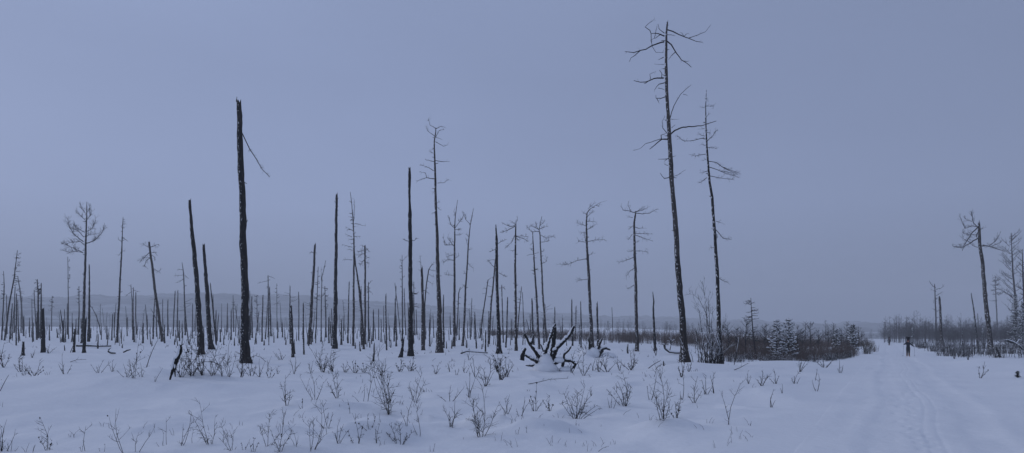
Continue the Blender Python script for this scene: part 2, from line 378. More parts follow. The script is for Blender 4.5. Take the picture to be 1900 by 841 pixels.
def dead_tree(trunk, branches=(), label='', mat=None, tw=5, twl=9, seed=0, name='dead_tree', cat='tree', auto=0, autorange=(0.55, 0.98), autol=14, stubs=8, jag=True, group='dead trees standing in the burnt clearing', bw=1.3, up=0.1, sub=1, autodroop=0.0, baseY=None, bmat=None, nsub=3):
    """trunk: [(u, v, width)] from the foot up; branches: [[w, (u,v), (u,v) ...]]; all measured on the photograph and set at the tree's own distance"""
    rng = random.Random(seed * 31 + int(trunk[0][0]) * 7 + 1)
    u0, v0, w0 = trunk[0]; Y = baseY or hit(u0, v0); k = Y / F; o = P(u0, v0, Y)
    if baseY: o.z = float(H(o.x, o.y))
    e = bpy.data.objects.new(name, None); COL.objects.link(e); e.location = o; e.empty_display_size = 0.3
    fin(e, label, cat, group)
    loc = lambda u, v, dy=0.0: P(u, v, Y + dy) - o
    lean = rng.uniform(-0.03, 0.03)
    pts = [loc(u, v) + Vector((0, lean * (v0 - v) * k, 0)) for u, v, w in trunk]; rad = [max(0.012, w * k / 2) for u, v, w in trunk]
    below = pts[0] - (pts[1] - pts[0]).normalized() * 0.7
    mb = MB(); trunk_mesh(mb, [below] + pts, [rad[0] * 1.12] + rad, rng, n=10 if rad[0] > 0.15 else 7, jag=jag)
    mb.obj('trunk', mat or M_bark, e)
    bmat = bmat or M_branch
    def yoff(v):                                   # depth of the trunk at this height
        return lean * (v0 - v) * k
    def add_branch(w, path, ntw, l):
        kk = rng.uniform(-0.75, 0.75); q = []; acc = 0
        for i, (u, v) in enumerate(path):
            if i: acc += math.hypot(u - path[i - 1][0], v - path[i - 1][1]) * k
            q.append(loc(u, v, yoff(path[0][1]) + acc * kk))
        q2, _ = resample(q, [1] * len(q), max(0.25, 4 * k))
        for i in range(1, len(q2)): q2[i] = q2[i] + rdir(rng) * 0.45 * k
        r0 = max(0.009, w * k / 2); N = len(q2)
        rr = [r0 * (1 - 0.65 * i / (N - 1)) for i in range(N)]
        b = MB(); b.tube(q2, rr, 5); twigs(b, q2, rng, ntw, l * k, max(0.006, 0.21 * k), up, sub, 0.2, nsub)
        b.obj('branch', bmat, e)
    for br in branches:
        w, path = br[0], list(br[1:]); ln = sum(math.hypot(path[i + 1][0] - path[i][0], path[i + 1][1] - path[i][1]) for i in range(len(path) - 1))
        add_branch(w, path, max(1, int(tw * ln / 30 + 0.5)), twl)
    zs = [v for u, v, w in trunk]
    def at(f):
        vv = v0 + (zs[-1] - v0) * f
        for i in range(len(trunk) - 1):
            a, b = trunk[i], trunk[i + 1]
            if (a[1] - vv) * (b[1] - vv) <= 0 and a[1] != b[1]:
                t = (vv - a[1]) / (b[1] - a[1]); return a[0] + (b[0] - a[0]) * t, vv
        return trunk[-1][0], vv
    for i in range(auto):
        f = rng.uniform(*autorange); u, v = at(f); sg = rng.choice((-1, 1)); l = autol * rng.uniform(0.4, 1.1) * (1.25 - 0.6 * f)
        sl = rng.uniform(-0.25, 0.35) - autodroop
        path = [(u, v), (u + sg * l * 0.4, v - sl * l * 0.4 + rng.uniform(-1, 1)), (u + sg * l * 0.75, v - sl * l * 0.8), (u + sg * l, v - sl * l * 1.0 - rng.uniform(-1.5, 2.5))]
        add_branch(bw, path, max(1, int(tw * l / 30 + 0.5)), twl)
    if stubs:                                      # broken-off branch bases: real spurs growing out of the trunk
        b = MB()
        for i in range(stubs):
            u, v = at(rng.uniform(0.25, 0.97)); a = rng.uniform(0, 6.28); p = loc(u, v, yoff(v)); l = rng.uniform(1.5, 4.5) * k + rad[0] * 0.5
            d = Vector((math.cos(a), math.sin(a), rng.uniform(-0.1, 0.5)))
            b.tube([p, p + d * l * 0.6, p + d * l], [0.45 * k + 0.01, 0.4 * k + 0.008, 0.006], 4)
        fin(b.obj('branch_stubs', mat or M_bark, e), kind='stuff')
    TREES.append((u0, v0, label)); return e
# --- the left side
dead_tree([(153, 637, 5.5), (155, 560, 4.6), (157, 455, 3.2), (158, 405, 1.8), (158, 374, 0.8)], [
    [1.6, (154, 469), (144, 464), (124, 455), (114, 452)], [1.1, (154, 469), (142, 467), (128, 468), (115, 464)], [1.3, (155, 453), (149, 448), (135, 449), (122, 453)],
    [1.8, (157, 453), (174, 447), (187, 435), (195, 420)], [1.7, (155, 449), (137, 435), (127, 418), (125, 406)], [1.3, (156, 440), (146, 430), (133, 423)],
    [1.3, (157, 431), (142, 423), (135, 415)], [1.4, (158, 431), (171, 424), (177, 411), (177, 404)], [1.2, (158, 442), (165, 435), (176, 435)],
    [1.1, (158, 412), (167, 402), (170, 391)], [1.1, (158, 408), (146, 397), (141, 394)], [1, (158, 399), (165, 390), (167, 383)], [1, (158, 395), (150, 386), (149, 379)]],
    'dead tree with a full rounded crown of fine bare branches', M_bark, tw=22, twl=10, sub=2, up=0.35, stubs=22, jag=False)
dead_tree([(217, 636, 4.2), (221, 560, 3.4), (226, 470, 2.4), (229, 403, 0.9)], [[1, (228, 442), (238, 448)], [1, (226, 449), (220, 444), (219, 440)], [1, (226, 467), (219, 475)], [0.8, (227, 466), (233, 466)], [.7, (228, 430), (224, 428)], [.7, (229, 415), (232, 418)]],
    'tall thin needle-like dead tree right of the full-crowned tree', M_bark, tw=5, twl=6, auto=8, autorange=(0.8, 0.98), autol=6, jag=False)
dead_tree([(302, 634, 5.6), (296, 595, 5.2), (290, 553, 4.6), (283, 495, 4.2), (277.5, 451, 3.4)], [[1.4, (279, 459), (286, 456), (295, 453)], [1.2, (278, 460), (268, 455), (266, 452)], [1.5, (280, 467), (271, 474), (264, 481), (261, 485)], [1.3, (280, 478), (271, 484), (267, 496)],
    [1.1, (282, 469), (290, 469)], [1.1, (286, 499), (291, 503), (297, 503)], [1, (281, 473), (288, 478)], [1, (280, 478), (268, 478)]],
    'leaning broken-topped dead tree with drooping twigs around its tip', M_larch, tw=14, twl=8, sub=2, up=-0.1)
dead_tree([(344, 622, 2.8), (343, 570, 2.4), (341, 507, 1.8), (338, 487, 0.8)], [[1, (340, 501), (334, 500), (328, 501)], [.9, (341, 510), (324, 512)], [1, (341, 517), (333, 523), (325, 525)], [1, (343, 511), (350, 517)]], 'small dead tree with wispy limbs drooping to its left', M_branch, tw=8, twl=6, stubs=4, jag=False)
dead_tree([(245.6, 612, 2.2), (246, 560, 1.8), (244, 529, 1)], [[1, (245, 541), (239, 545), (233, 550)], [1, (247, 538), (252, 540), (258, 541)], [.8, (244, 533), (240, 529)]], 'far umbrella-shaped dead tree between the thin needle tree and leaner', M_branch, tw=12, twl=6, stubs=2)
dead_tree([(8.5, 632, 3), (17, 573, 2.6), (28.5, 516, 2), (35.6, 465, 0.9)], [], 'slanting thin dead tree feathered with twigs at the left edge', M_branch, tw=8, twl=6, auto=20, autorange=(0.6, 0.97), autol=9, jag=False, stubs=3)
dead_tree([(43, 612, 2.8), (37, 547, 2.2), (31, 512, 1)], [[.9, (36, 542), (45, 546)], [.8, (32, 520), (39, 520)]], 'dead tree leaning left behind the slanting feathered tree', M_branch, tw=6, twl=5, auto=8, autol=6, jag=False, stubs=2)
dead_tree([(3, 631, 2.4), (6, 530, 1.6), (4, 503, .8)], [], 'thin straight dead tree at the very left edge', M_branch, auto=10, autol=5, tw=4, twl=4, jag=False, stubs=2)
dead_tree([(70, 628, 3), (71, 544, 2.4), (69, 519, 1.4)], [], 'left one of two close dead trees with ragged drooping tips', M_bark, auto=10, autorange=(0.8, 1), autol=9, autodroop=.6, tw=9, twl=5, stubs=3)
dead_tree([(75.5, 629, 3.4), (75, 570, 2.6), (74.5, 526, 1.6)], [], 'right one of two close dead trees with ragged drooping tips', M_bark, auto=10, autorange=(0.8, 1), autol=8, autodroop=.6, tw=9, twl=5, stubs=3)
dead_tree([(95.5, 614, 1.8), (96, 580, 1.6), (97, 549, .8)], [], 'faint feathery dead tree far beyond the thick black stump', M_branch, auto=12, autol=7, tw=6, twl=4, stubs=0, jag=False)
dead_tree([(127, 629, 2), (128, 550, 1.5), (128.4, 477, .8)], [], 'very thin straight pole tree just left of the full-crowned tree', M_branch, auto=10, autorange=(.7, .98), autol=3, tw=3, twl=3, stubs=4, jag=False)
dead_tree([(145.5, 621, 3), (147, 575, 2.0), (147, 531, .9)], [], 'small faint dead tree close behind the full-crowned tree', M_branch, auto=10, autorange=(.6, .98), autol=7, tw=6, twl=4, stubs=2, jag=False)
dead_tree([(187, 622, 1.8), (185, 607, 1.8), (177, 584, 1.4), (170, 571, 1.1), (164, 564, .8)], [], 'bent sapling bowed over to the left beside the full-crowned tree', M_branch, auto=2, autol=4, tw=3, twl=3, stubs=0, jag=False)
dead_tree([(498, 626, 3), (498, 560, 2.4), (498, 512, 1.4)], [[.8, (497, 521), (488, 523), (478, 526)], [.8, (499, 513), (505, 515), (511, 518)], [.6, (497, 534), (492, 535)]], 'thin dead tree with cross-shaped arms near its tip', M_bark, tw=8, twl=4, stubs=3)
dead_tree([(478, 615, 1.8), (477, 580, 1.5), (477, 548, .8)], [], 'faint feathery dead tree right behind the thick hanging-branch pole', M_branch, auto=16, autorange=(.3, .98), autol=8, tw=6, twl=4, stubs=0, jag=False)
dead_tree([(514, 612, 1.8), (513.5, 570, 1.4), (513, 526, .8)], [], 'faint slender dead tree right of the cross-armed tree', M_branch, auto=9, autorange=(.5, .98), autol=6, tw=5, twl=4, stubs=0, jag=False)
dead_tree([(433.6, 616, 2.4), (433, 575, 2), (433, 548, .9)], [], 'small twig-tipped dead tree left of the thick hanging-branch pole', M_branch, auto=8, autorange=(.6, .98), autol=5, tw=5, twl=4, stubs=2, jag=False)
# --- the middle
dead_tree([(573, 639, 6), (577, 580, 5.2), (581, 510, 4.4), (583.7, 454, 3.6)], [[1.2, (583, 469), (578, 468), (574, 470)], [1.2, (583, 468), (587, 469)], [.6, (580, 505), (576, 506)]], 'slightly leaning grey pole with one whorl of stubs below its top', M_larch, tw=14, twl=7, stubs=5)
dead_tree([(585.7, 637, 1.9), (588, 560, 1.6), (590, 495, .8)], [], 'thin wispy dead tree next to the leaning grey pole', M_branch, auto=14, autorange=(.4, .98), autol=7, tw=5, twl=4, stubs=2, jag=False)
dead_tree([(595.6, 633, 2), (596, 560, 1.6), (596.5, 515, 1.2), (600, 500, 1), (603.6, 483, .7)], [[.8, (596, 520), (596, 496)]], 'thin dead tree forked into a curved tip and a spike', M_branch, auto=6, autorange=(.5, .95), autol=5, tw=4, twl=4, stubs=2, jag=False)
dead_tree([(605, 626, 3.2), (604, 580, 2.6), (602.5, 531, 1)], [], 'feathery dead tree left of the knobbly straight black pole', M_bark, auto=14, autorange=(.55, .98), autol=8, tw=7, twl=4, stubs=2, jag=False)
dead_tree([(655.6, 642, 4.2), (655.6, 486, 3.2), (655.4, 437, 2.4), (653.6, 410, 1.9), (651, 379, 1.3), (648, 355, .8)], [
    [1.3, (655, 416), (657, 405), (657.5, 369)], [1, (654, 416), (663, 415), (670.6, 418), (678, 419)], [1, (653, 427), (646, 424), (641, 421)], [1, (654, 427), (648, 426), (643, 427)], [.9, (655.4, 439), (669, 439)], [1, (653, 440), (647, 437), (641, 434)],
    [1, (653.6, 459), (639, 455), (635, 454)], [1, (653.6, 482.5), (645, 482), (636.6, 482.5)], [.8, (654, 465), (645, 462)]], 'tall slim dead tree with a thin forked wispy top', M_larch, tw=11, twl=6, auto=8, autorange=(.6, .95), autol=9, stubs=10, jag=False)
dead_tree([(675, 648, 4.4), (672, 590, 4), (667, 538, 3.6), (663, 510, 2.8), (660, 493, 2.4), (657.5, 455, 1.6), (656.5, 420, 1)], [], 'curving dead tree leaning against the slim forked-top tree', M_larch, auto=5, autorange=(.3, .9), autol=6, tw=5, twl=4, stubs=8, jag=False)
dead_tree([(677, 639, 4.2), (678, 560, 3.6), (678, 458, 2.8)], [[1.3, (678, 462), (671, 466), (665, 468)], [1.3, (678, 470), (670, 472), (664, 477)], [1.2, (678, 481), (672, 486), (668, 493)], [1, (679, 460), (683, 464), (685, 468)], [1, (678, 458), (672, 457)], [.9, (678, 486), (685, 490)], [.8, (679, 476), (684, 479)]],
    'dead tree with a ragged flat tuft of twigs at its top', M_larch, tw=20, twl=7, sub=2, up=.0, stubs=6)
dead_tree([(684, 633, 3), (683.5, 580, 2.4), (683.5, 524, 1.2)], [[.9, (684, 528), (688, 522), (691, 521)], [.8, (684, 540), (690, 543), (692, 548)]], 'faint dead tree with curled twigs right of the tufted tree', M_branch, auto=8, autorange=(.6, .95), autol=6, autodroop=.4, tw=6, twl=4, stubs=2)
dead_tree([(747, 620, 3), (746.5, 560, 2.6), (746, 510, 1.6), (745.7, 473, .8)], [[.9, (746, 485), (752, 478), (757, 474)], [.8, (746, 490), (742, 482)], [.8, (746, 500), (741, 496)]], 'slender birch-like dead tree left of the notched black pole', M_branch, auto=8, autorange=(.5, .95), autol=6, up=.4, tw=7, twl=5, stubs=2, jag=False)
dead_tree([(768.5, 622, 2.4), (768, 570, 2), (768, 523, 1)], [], 'faint dead tree close right of the notched black pole', M_branch, auto=12, autorange=(.4, .98), autol=11, tw=6, twl=5, stubs=0, jag=False)
dead_tree([(785, 650, 6.4), (784.5, 600, 5.6), (784, 540, 4.8), (783, 498, 4.2)], [[.9, (782, 500), (780.5, 485), (779, 472)], [.8, (783, 505), (776, 500)], [.8, (781, 488), (777, 484)]], 'grey flaky-barked broken trunk with a wisp on top', M_larch, tw=8, twl=6, stubs=4)
dead_tree([(787.5, 641, 3.4), (788, 570, 2.6), (791, 530, 2.2), (795.6, 501, 1.8), (801, 492, 1.3), (806, 490, .8)], [[.8, (794, 508), (800, 512), (805, 513)], [.8, (796, 500), (804, 503), (810, 503)], [.8, (792, 520), (798, 524), (803, 528)], [.7, (790, 540), (797, 546)], [.8, (798, 496), (804, 488), (812, 487)]],
    'dead tree with its top bent to the right behind the flaky trunk', M_branch, tw=12, twl=6, stubs=2, jag=False)
dead_tree([(816, 655, 12.5), (816, 615, 9.5), (813, 507, 6.8), (811, 440, 5.4), (808, 341, 4), (806, 265, 2.4), (809, 246, 1.8), (809, 238, 1.2)], [
    [1.2, (809, 239), (798, 232), (795, 220)], [1.2, (809, 239), (817.6, 234.6), (826, 236)], [1.3, (808, 254), (793, 243), (791.6, 234.6)], [1.2, (809, 254), (815, 243), (824, 240)], [1.2, (808, 263), (823, 271.6), (830, 269)], [.9, (808, 255), (820, 259)],
    [1.2, (805, 300), (797, 298), (789, 296)], [1.3, (806.6, 297.6), (821.7, 300), (834, 300)], [1.3, (804.4, 317), (793, 310), (779, 306)], [1.7, (806, 332), (791.6, 330), (780, 333), (774, 337)], [1.1, (791.6, 330), (789, 321), (779, 319)], [1.1, (812, 340), (824, 339), (832.6, 333)],
    [1, (809, 393), (801, 396)], [.9, (812, 385), (818, 391)], [.9, (806, 285), (796, 281)], [.9, (806, 275), (801, 278)], [.9, (809, 352), (803, 358)], [.8, (810, 378), (816, 373)]],
    'tall dead tree with a twisted sparse top and dark thick foot', M_larch, tw=10, twl=7, stubs=16, jag=False)
dead_tree([(842.7, 643, 5.4), (843, 560, 4.4), (843.3, 480, 3.4), (843.6, 422, 2.2), (844.5, 403, 1.5), (849, 371, .7)], [[1.4, (843, 483.6), (830, 482), (821.5, 488)], [1.1, (843, 472), (835, 475), (829, 477)], [1.3, (842, 455), (825, 454), (823, 442)], [1.1, (843, 458), (833, 445), (830, 440)], [1.3, (843, 423), (836, 417), (833, 401.6)],
    [1.1, (844, 424), (853.6, 411), (861, 398)], [1, (845, 436), (856, 436)], [.8, (842, 511), (825, 510)], [.9, (845, 479), (851, 476)], [.9, (845, 404), (842, 392)], [.9, (844, 426), (857, 425)]],
    'dead tree with upswept branches, left one of a matching pair', M_larch, tw=15, twl=8, sub=2, up=.4, stubs=10, jag=False)
dead_tree([(859, 642, 4.6), (861, 600, 4), (864, 535, 3.2), (869, 455, 2.2), (872.6, 417, 1.4), (876, 400, 1.1), (878.6, 386, .7)], [[1.1, (872.6, 417), (864, 407.6), (863, 395.7)], [1, (872.6, 416), (876, 400)], [.9, (868, 455), (864, 443)], [1, (867, 487), (873, 494), (878.6, 498)], [.8, (866, 507), (859, 508)], [.9, (870, 440), (865, 434)], [.9, (868, 465), (876, 462)], [.8, (865, 535), (858, 528)]],
    'slightly slanting dead tree, right one of the upswept pair', M_larch, tw=14, twl=7, up=.35, stubs=10, jag=False)
dead_tree([(848, 622, 2.2), (851, 544, 1.8), (854, 533, 1)], [[.8, (853, 538), (860, 531)]], 'faint curved dead tree seen between the upswept pair', M_branch, auto=6, autol=5, tw=5, twl=4, stubs=0, jag=False)
dead_tree([(890.6, 628, 2.8), (896, 585, 2.4), (905.5, 520, 1.6), (911, 516, .8)], [[.8, (905, 530), (912, 532)], [.7, (902, 545), (896, 545)], [.7, (903, 536), (897, 534)]], 'thin leaning dead tree with a hooked tip left of the spiked pole', M_branch, tw=8, twl=5, stubs=3, jag=False)
dead_tree([(907, 639, 3.8), (911.4, 564, 3.2), (917, 507, 2.6), (920, 476, 1.6)], [[1.2, (917.4, 496.6), (910, 489), (903, 481.6)], [1, (919, 483), (911, 482), (905, 484)], [.8, (912, 550), (905, 551)], [.8, (919, 478), (926, 474)]], 'leaning dead tree half hidden behind the spiked pole', M_larch, tw=10, twl=6, stubs=6)
dead_tree([(958, 651, 5.4), (957, 600, 4.6), (956, 493, 3.8), (956.8, 417, 2.4)], [[1.5, (956, 419.6), (941, 428), (927.5, 431)], [1.3, (955, 418.5), (945.6, 420.7), (930.7, 413)], [1.1, (957, 418.5), (950, 411)], [1, (957, 417), (960.6, 404)], [1.3, (956, 435.6), (950, 448.5), (938, 460)], [1.3, (957.4, 439), (970, 442), (980, 448)], [1.1, (958, 438), (978, 439)], [1, (957.4, 441), (964, 448)], [.9, (955, 464), (948, 465.6)]],
    'straight dead tree with a flat spreading top like a gallows', M_larch, tw=13, twl=7, sub=2, stubs=14)
dead_tree([(1000.7, 648, 4.4), (994, 530, 3.4), (989.5, 465, 2.4), (988, 431, 1.2)], [[1, (989.5, 472), (983, 472), (977.7, 475)], [.9, (992, 471), (999, 469)], [.9, (989.5, 465.6), (983, 461)], [.8, (992, 502), (985, 502)], [.8, (993, 500), (1000, 502)], [.8, (989, 450), (984, 455)]], 'slim dead tree with short twigs, left of the tuft-topped tree', M_larch, tw=8, twl=5, auto=8, autorange=(.4, .95), autol=7, stubs=16, jag=False)
dead_tree([(1014.7, 634, 4), (1008, 560, 3.4), (1004.5, 487, 2.8), (1001.7, 433.5, 2.2), (1000, 426, 1.6), (1005.6, 401, .8)], [[1.3, (1000, 426), (990.6, 421.7), (983, 418.5)], [1.3, (1000, 430), (986, 430), (977.7, 420.7)], [1.2, (1000, 426), (1006.6, 422.8), (1016, 419.6)], [1, (998, 425), (992.7, 412)], [1.1, (1002, 435.6), (1013, 442), (1030, 437.8)],
    [1.1, (1004.5, 449.5), (1018.4, 447.4)], [1.2, (1005.6, 489), (1014, 485), (1015, 479.5)], [.8, (1004, 467), (1010, 466)], [1, (1001, 420), (1008, 414), (1010, 410)]], 'dead tree with a spreading tuft on top above the uprooted stump', M_larch, tw=15, twl=7, sub=2, up=.25, stubs=14, jag=False)
dead_tree([(1098.5, 645, 6.8), (1094.7, 560, 5.4), (1090, 474, 4.6), (1089, 455, 3.8), (1087.5, 414.7, 2.8), (1088.7, 395.7, 2.2), (1094, 389, 2), (1099.4, 385, 1.7), (1113.7, 376.6, 1.2), (1126.8, 372.4, .7)], [
    [1.3, (1088.7, 480), (1071, 483.6), (1054, 490.8), (1040, 490.8)], [1.1, (1091, 518), (1080, 519), (1071, 522)], [1.3, (1091, 448), (1104, 445.6), (1119.6, 444.4)], [1.1, (1087.5, 419.4), (1078, 416), (1069.7, 413.5)], [1.1, (1089, 426.6), (1098, 422), (1105, 417)],
    [1, (1088, 411), (1104, 411)], [1, (1089, 450), (1073, 447)], [1, (1086.5, 431), (1078, 431)], [1, (1089, 403), (1100, 392)], [.9, (1091, 388), (1102, 378)], [1, (1086, 448), (1085, 430)], [.9, (1091, 475), (1098, 471)], [.9, (1106, 381), (1112, 384)], [1, (1088, 398), (1083, 395)]],
    'dead tree whose top is swept over to the right', M_larch, tw=15, twl=8, sub=2, up=.15, stubs=16, jag=False)
dead_tree([(1182, 652, 7.2), (1180, 560, 5.6), (1176.7, 455, 4.4), (1175.5, 414.7, 3.4), (1178, 395.7, 2.6)], [
    [1.6, (1178, 394.5), (1168, 392), (1156.5, 389.7), (1152, 382.6)], [1.1, (1169.6, 391), (1164.8, 377.8)], [1.5, (1178, 393), (1192, 391), (1201.7, 385)], [1.6, (1179, 395.7), (1192, 396.9), (1206, 395.7), (1218, 388.5)], [1.2, (1180, 394), (1190, 388), (1195, 383)], [1, (1174, 404), (1165, 402)], [1.2, (1174, 419.4), (1166, 426.6)],
    [1.2, (1176.7, 420.6), (1185, 424), (1194.5, 423.7)], [1.2, (1175.5, 433.7), (1192, 433.7), (1210, 434)], [1.2, (1178, 436), (1194.5, 442), (1212, 447.5)], [1.1, (1173, 435), (1166, 445.6)], [1.1, (1176.7, 464.6), (1165, 467)], [1.1, (1178, 466), (1190, 466), (1203, 469)], [1.3, (1175.5, 477.7), (1163.6, 482.4), (1148, 487)],
    [1.2, (1176.7, 498), (1169.6, 502.7), (1161.7, 513)], [1.2, (1176.7, 529), (1163.6, 536)], [.9, (1177, 450), (1186, 449)]], 'umbrella-topped dead tree standing alone right of the uprooted stumps', M_larch, tw=11, twl=7, stubs=18, sub=2, nsub=2, up=.2)
# --- the tallest tree and its neighbour
def q(ox, oy, s, *pp): return [(x / s + ox, y / s + oy) for x, y in pp]
A_ = lambda w, *pp: [w] + q(1140, 30, 6.47, *pp)
B_ = lambda w, *pp: [w] + q(1160, 130, 4.004, *pp)
dead_tree([(1271, 672, 16), (1268, 640, 13.5), (1265, 585, 11.5), (1258, 500, 9.8), (1251, 405, 9), (1246, 340, 8.4), (1240, 255, 7.4), (1236, 180, 6), (1234.4, 130, 5.4), (1234, 92, 4.6), (1234, 65, 3.6), (1236, 47, 3)], [
    A_(2.4, (635, 165), (700, 185), (820, 240), (890, 265), (980, 305), (1055, 315)), A_(1.3, (890, 265), (1000, 230), (1090, 190), (1160, 100)), A_(1.2, (840, 240), (860, 215), (890, 205)), A_(1.1, (830, 236), (810, 205), (785, 200)),
    A_(2.6, (600, 240), (530, 210), (440, 210)), A_(1.5, (440, 210), (425, 170), (370, 130), (420, 85), (480, 35)), A_(1.4, (440, 210), (440, 300), (460, 370), (500, 435), (590, 435)), A_(1.5, (560, 215), (500, 265), (450, 280), (445, 320)), A_(1.1, (480, 260), (500, 180), (520, 100)),
    A_(1.6, (600, 205), (540, 160), (520, 95)), A_(2.8, (595, 310), (520, 330), (450, 355), (380, 400), (310, 415), (230, 435), (125, 430)), A_(1.8, (310, 415), (240, 475), (200, 505), (180, 550)),
    A_(2.8, (625, 295), (680, 345), (735, 430), (800, 525), (860, 560), (925, 615)), A_(1.6, (735, 430), (690, 465), (650, 520)), A_(1.4, (830, 540), (890, 545)), A_(1.4, (620, 225), (680, 225), (730, 240)),
    A_(1.6, (590, 495), (525, 525)), A_(1.8, (630, 410), (655, 402)), A_(.9, (595, 580), (540, 582), (480, 575)), A_(1.6, (630, 110), (655, 108)),
    B_(2.8, (285, 60), (215, 62), (150, 90), (110, 92), (65, 80)), B_(2, (215, 62), (170, 85), (140, 105)), B_(1.6, (272, 55), (272, 25), (250, 0)), B_(1, (190, 70), (185, 30), (230, 10)),
    B_(1.9, (295, 95), (250, 105), (218, 148)), B_(1.2, (245, 135), (270, 140), (295, 152)), B_(1.9, (295, 200), (265, 210), (230, 212), (228, 188)), B_(1.4, (235, 212), (255, 248)),
    B_(1.7, (335, 355), (360, 270), (410, 180), (490, 110)), B_(1, (430, 180), (465, 190)), B_(1.5, (310, 470), (280, 430), (275, 380), (295, 345)), B_(3.2, (315, 495), (370, 450), (430, 425), (560, 415), (630, 395), (675, 378)),
    B_(3, (320, 515), (270, 515), (220, 555), (180, 590)), B_(1.3, (265, 512), (150, 550), (110, 585), (60, 600)), B_(2, (270, 515), (268, 485), (300, 472)), B_(1.6, (320, 660), (245, 662)), B_(1.6, (330, 652), (375, 638)), B_(1.5, (320, 655), (290, 678)),
    B_(1.8, (330, 798), (290, 805), (260, 768)), B_(1.1, (345, 795), (400, 775), (450, 740)), B_(2, (350, 795), (380, 804)), B_(1.1, (345, 430), (375, 405)), B_(.9, (335, 365), (400, 366)), B_(1.2, (316, 710), (292, 700))],
    'tallest dead tree with crooked bare limbs near its top', M_tall, tw=2.2, twl=7, stubs=14, up=.1)
C_ = lambda w, *pp: [w] + q(1270, 170, 4.95, *pp)
D_ = lambda w, *pp: [w] + q(1200, 360, 2.475, *pp)
dead_tree([(1337, 668, 9.5), (1335, 635, 8.6), (1331.6, 547, 6.6), (1326, 441, 5.4), (1320, 368, 4.8), (1315, 340, 4.2), (1310.4, 283, 3.2), (1308.4, 247, 2.4), (1307.4, 200, 1.5), (1308.4, 170, .7)], [
    C_(1.4, (205, 460), (260, 410), (285, 365), (310, 358)), C_(1.4, (180, 425), (120, 440), (50, 455), (0, 455), (-60, 415)), C_(1.2, (195, 575), (100, 590), (45, 580)), C_(1.5, (215, 640), (290, 650), (380, 715), (430, 735), (490, 760)),
    C_(1.5, (230, 695), (300, 720), (380, 755), (440, 765), (500, 795)), C_(1.4, (230, 775), (300, 790), (370, 800), (450, 810)), C_(1.3, (340, 690), (420, 720), (520, 760)), C_(1.1, (330, 730), (400, 740), (470, 770)), C_(1.3, (210, 730), (155, 748)), C_(1.3, (205, 790), (170, 820), (138, 838)), C_(1, (195, 520), (255, 510), (295, 530)),
    C_(.9, (185, 135), (240, 132), (275, 140)), C_(.9, (190, 250), (225, 205)), C_(1, (188, 410), (150, 400), (135, 385)), C_(.9, (185, 148), (160, 150)), C_(.9, (195, 495), (155, 485)), C_(1, (190, 380), (240, 375)), C_(.9, (200, 620), (170, 635)), C_(.8, (186, 60), (215, 70)), C_(.9, (185, 340), (150, 345)),
    D_(1.4, (318, 165), (350, 205), (390, 210)), D_(.9, (318, 125), (350, 135)), D_(1.1, (328, 385), (350, 398), (375, 410)), D_(1, (310, 245), (290, 248)), D_(.8, (318, 180), (325, 200))],
    'thinner snow-flecked dead tree just right of the tallest tree', mat_bark("flecked_bark", (0.010, 0.009, 0.009), (0.026, 0.023, 0.021), (0.055, 0.048, 0.042), 0.62), tw=14, twl=7, sub=2, nsub=2, stubs=20, jag=False, baseY=47)
# --- the right side
E_ = lambda w, *pp: [w] + q(1750, 380, 4.673, *pp)
dead_tree([(1839.5, 658, 9.5), (1836, 620, 7.8), (1830, 560, 6.6), (1826, 520, 6.2), (1824, 487, 6), (1819.5, 455, 5.2), (1818, 416, 4.2)], [
    E_(2.2, (305, 190), (255, 240), (180, 350), (165, 400)), E_(2.2, (300, 290), (230, 335), (170, 370), (85, 362)), E_(2, (345, 350), (430, 370), (540, 410)), E_(1.3, (400, 355), (450, 320), (490, 250)), E_(1.6, (300, 190), (250, 185), (190, 205), (145, 105)), E_(1.5, (290, 185), (262, 160), (255, 110), (235, 55)),
    E_(1.2, (250, 145), (210, 135), (180, 115)), E_(1.3, (290, 260), (210, 260), (170, 240)), E_(1.2, (325, 210), (350, 210)), E_(1.4, (240, 330), (200, 310), (165, 290)), E_(1.1, (300, 370), (260, 355), (235, 340)), E_(1.1, (345, 355), (375, 372)), E_(1.6, (300, 240), (285, 270), (300, 300)), E_(1.1, (420, 360), (470, 340), (500, 330))],
    'leaning dead tree with a broken top beside the snowy track', M_larch, tw=13, twl=9, sub=2, up=.45, stubs=8)
dead_tree([(1738, 640, 3), (1737.4, 601, 2.6), (1737, 560, 2), (1736, 528, 1.4)], [[1.2, (1736, 534), (1730, 530), (1724, 521)], [1.1, (1737, 537), (1745, 535), (1752, 530)], [1, (1737, 549), (1743, 546), (1748, 542)], [.8, (1737, 541), (1729, 538)]], 'dead tree with antler-like arms behind the snow-capped snag', M_birch, tw=9, twl=6, auto=6, autorange=(.4, .8), autol=6, stubs=3)
dead_tree([(1852, 632, 2.4), (1850, 570, 2), (1848.6, 530, 1.3), (1849.5, 512, .7)], [], 'slim bare tree with a small plume crown right of the leaner', M_birch, auto=22, autorange=(.62, .99), autol=13, tw=12, twl=6, sub=2, up=.25, stubs=2, jag=False)
def birch(trunk, n, l, label, seed):
    return dead_tree(trunk, [], label, M_birch, auto=n, autorange=(.25, .99), autol=l, tw=13, twl=10, sub=1, up=.5, autodroop=-.7, stubs=0, jag=False, group='live bare trees at the right edge', name='bare_tree', bmat=M_branch, seed=seed, bw=1.0)
birch([(1886, 640, 5), (1882.7, 560, 3.6), (1876, 500, 2.6), (1872, 433, .9)], 40, 28, 'tall bare tree with a fine twiggy crown near the right edge', 3)
birch([(1903, 642, 4.4), (1901, 560, 3.4), (1899, 500, 2.4), (1898, 462, .9)], 26, 20, 'bare twiggy tree half cut off by the right edge', 5)
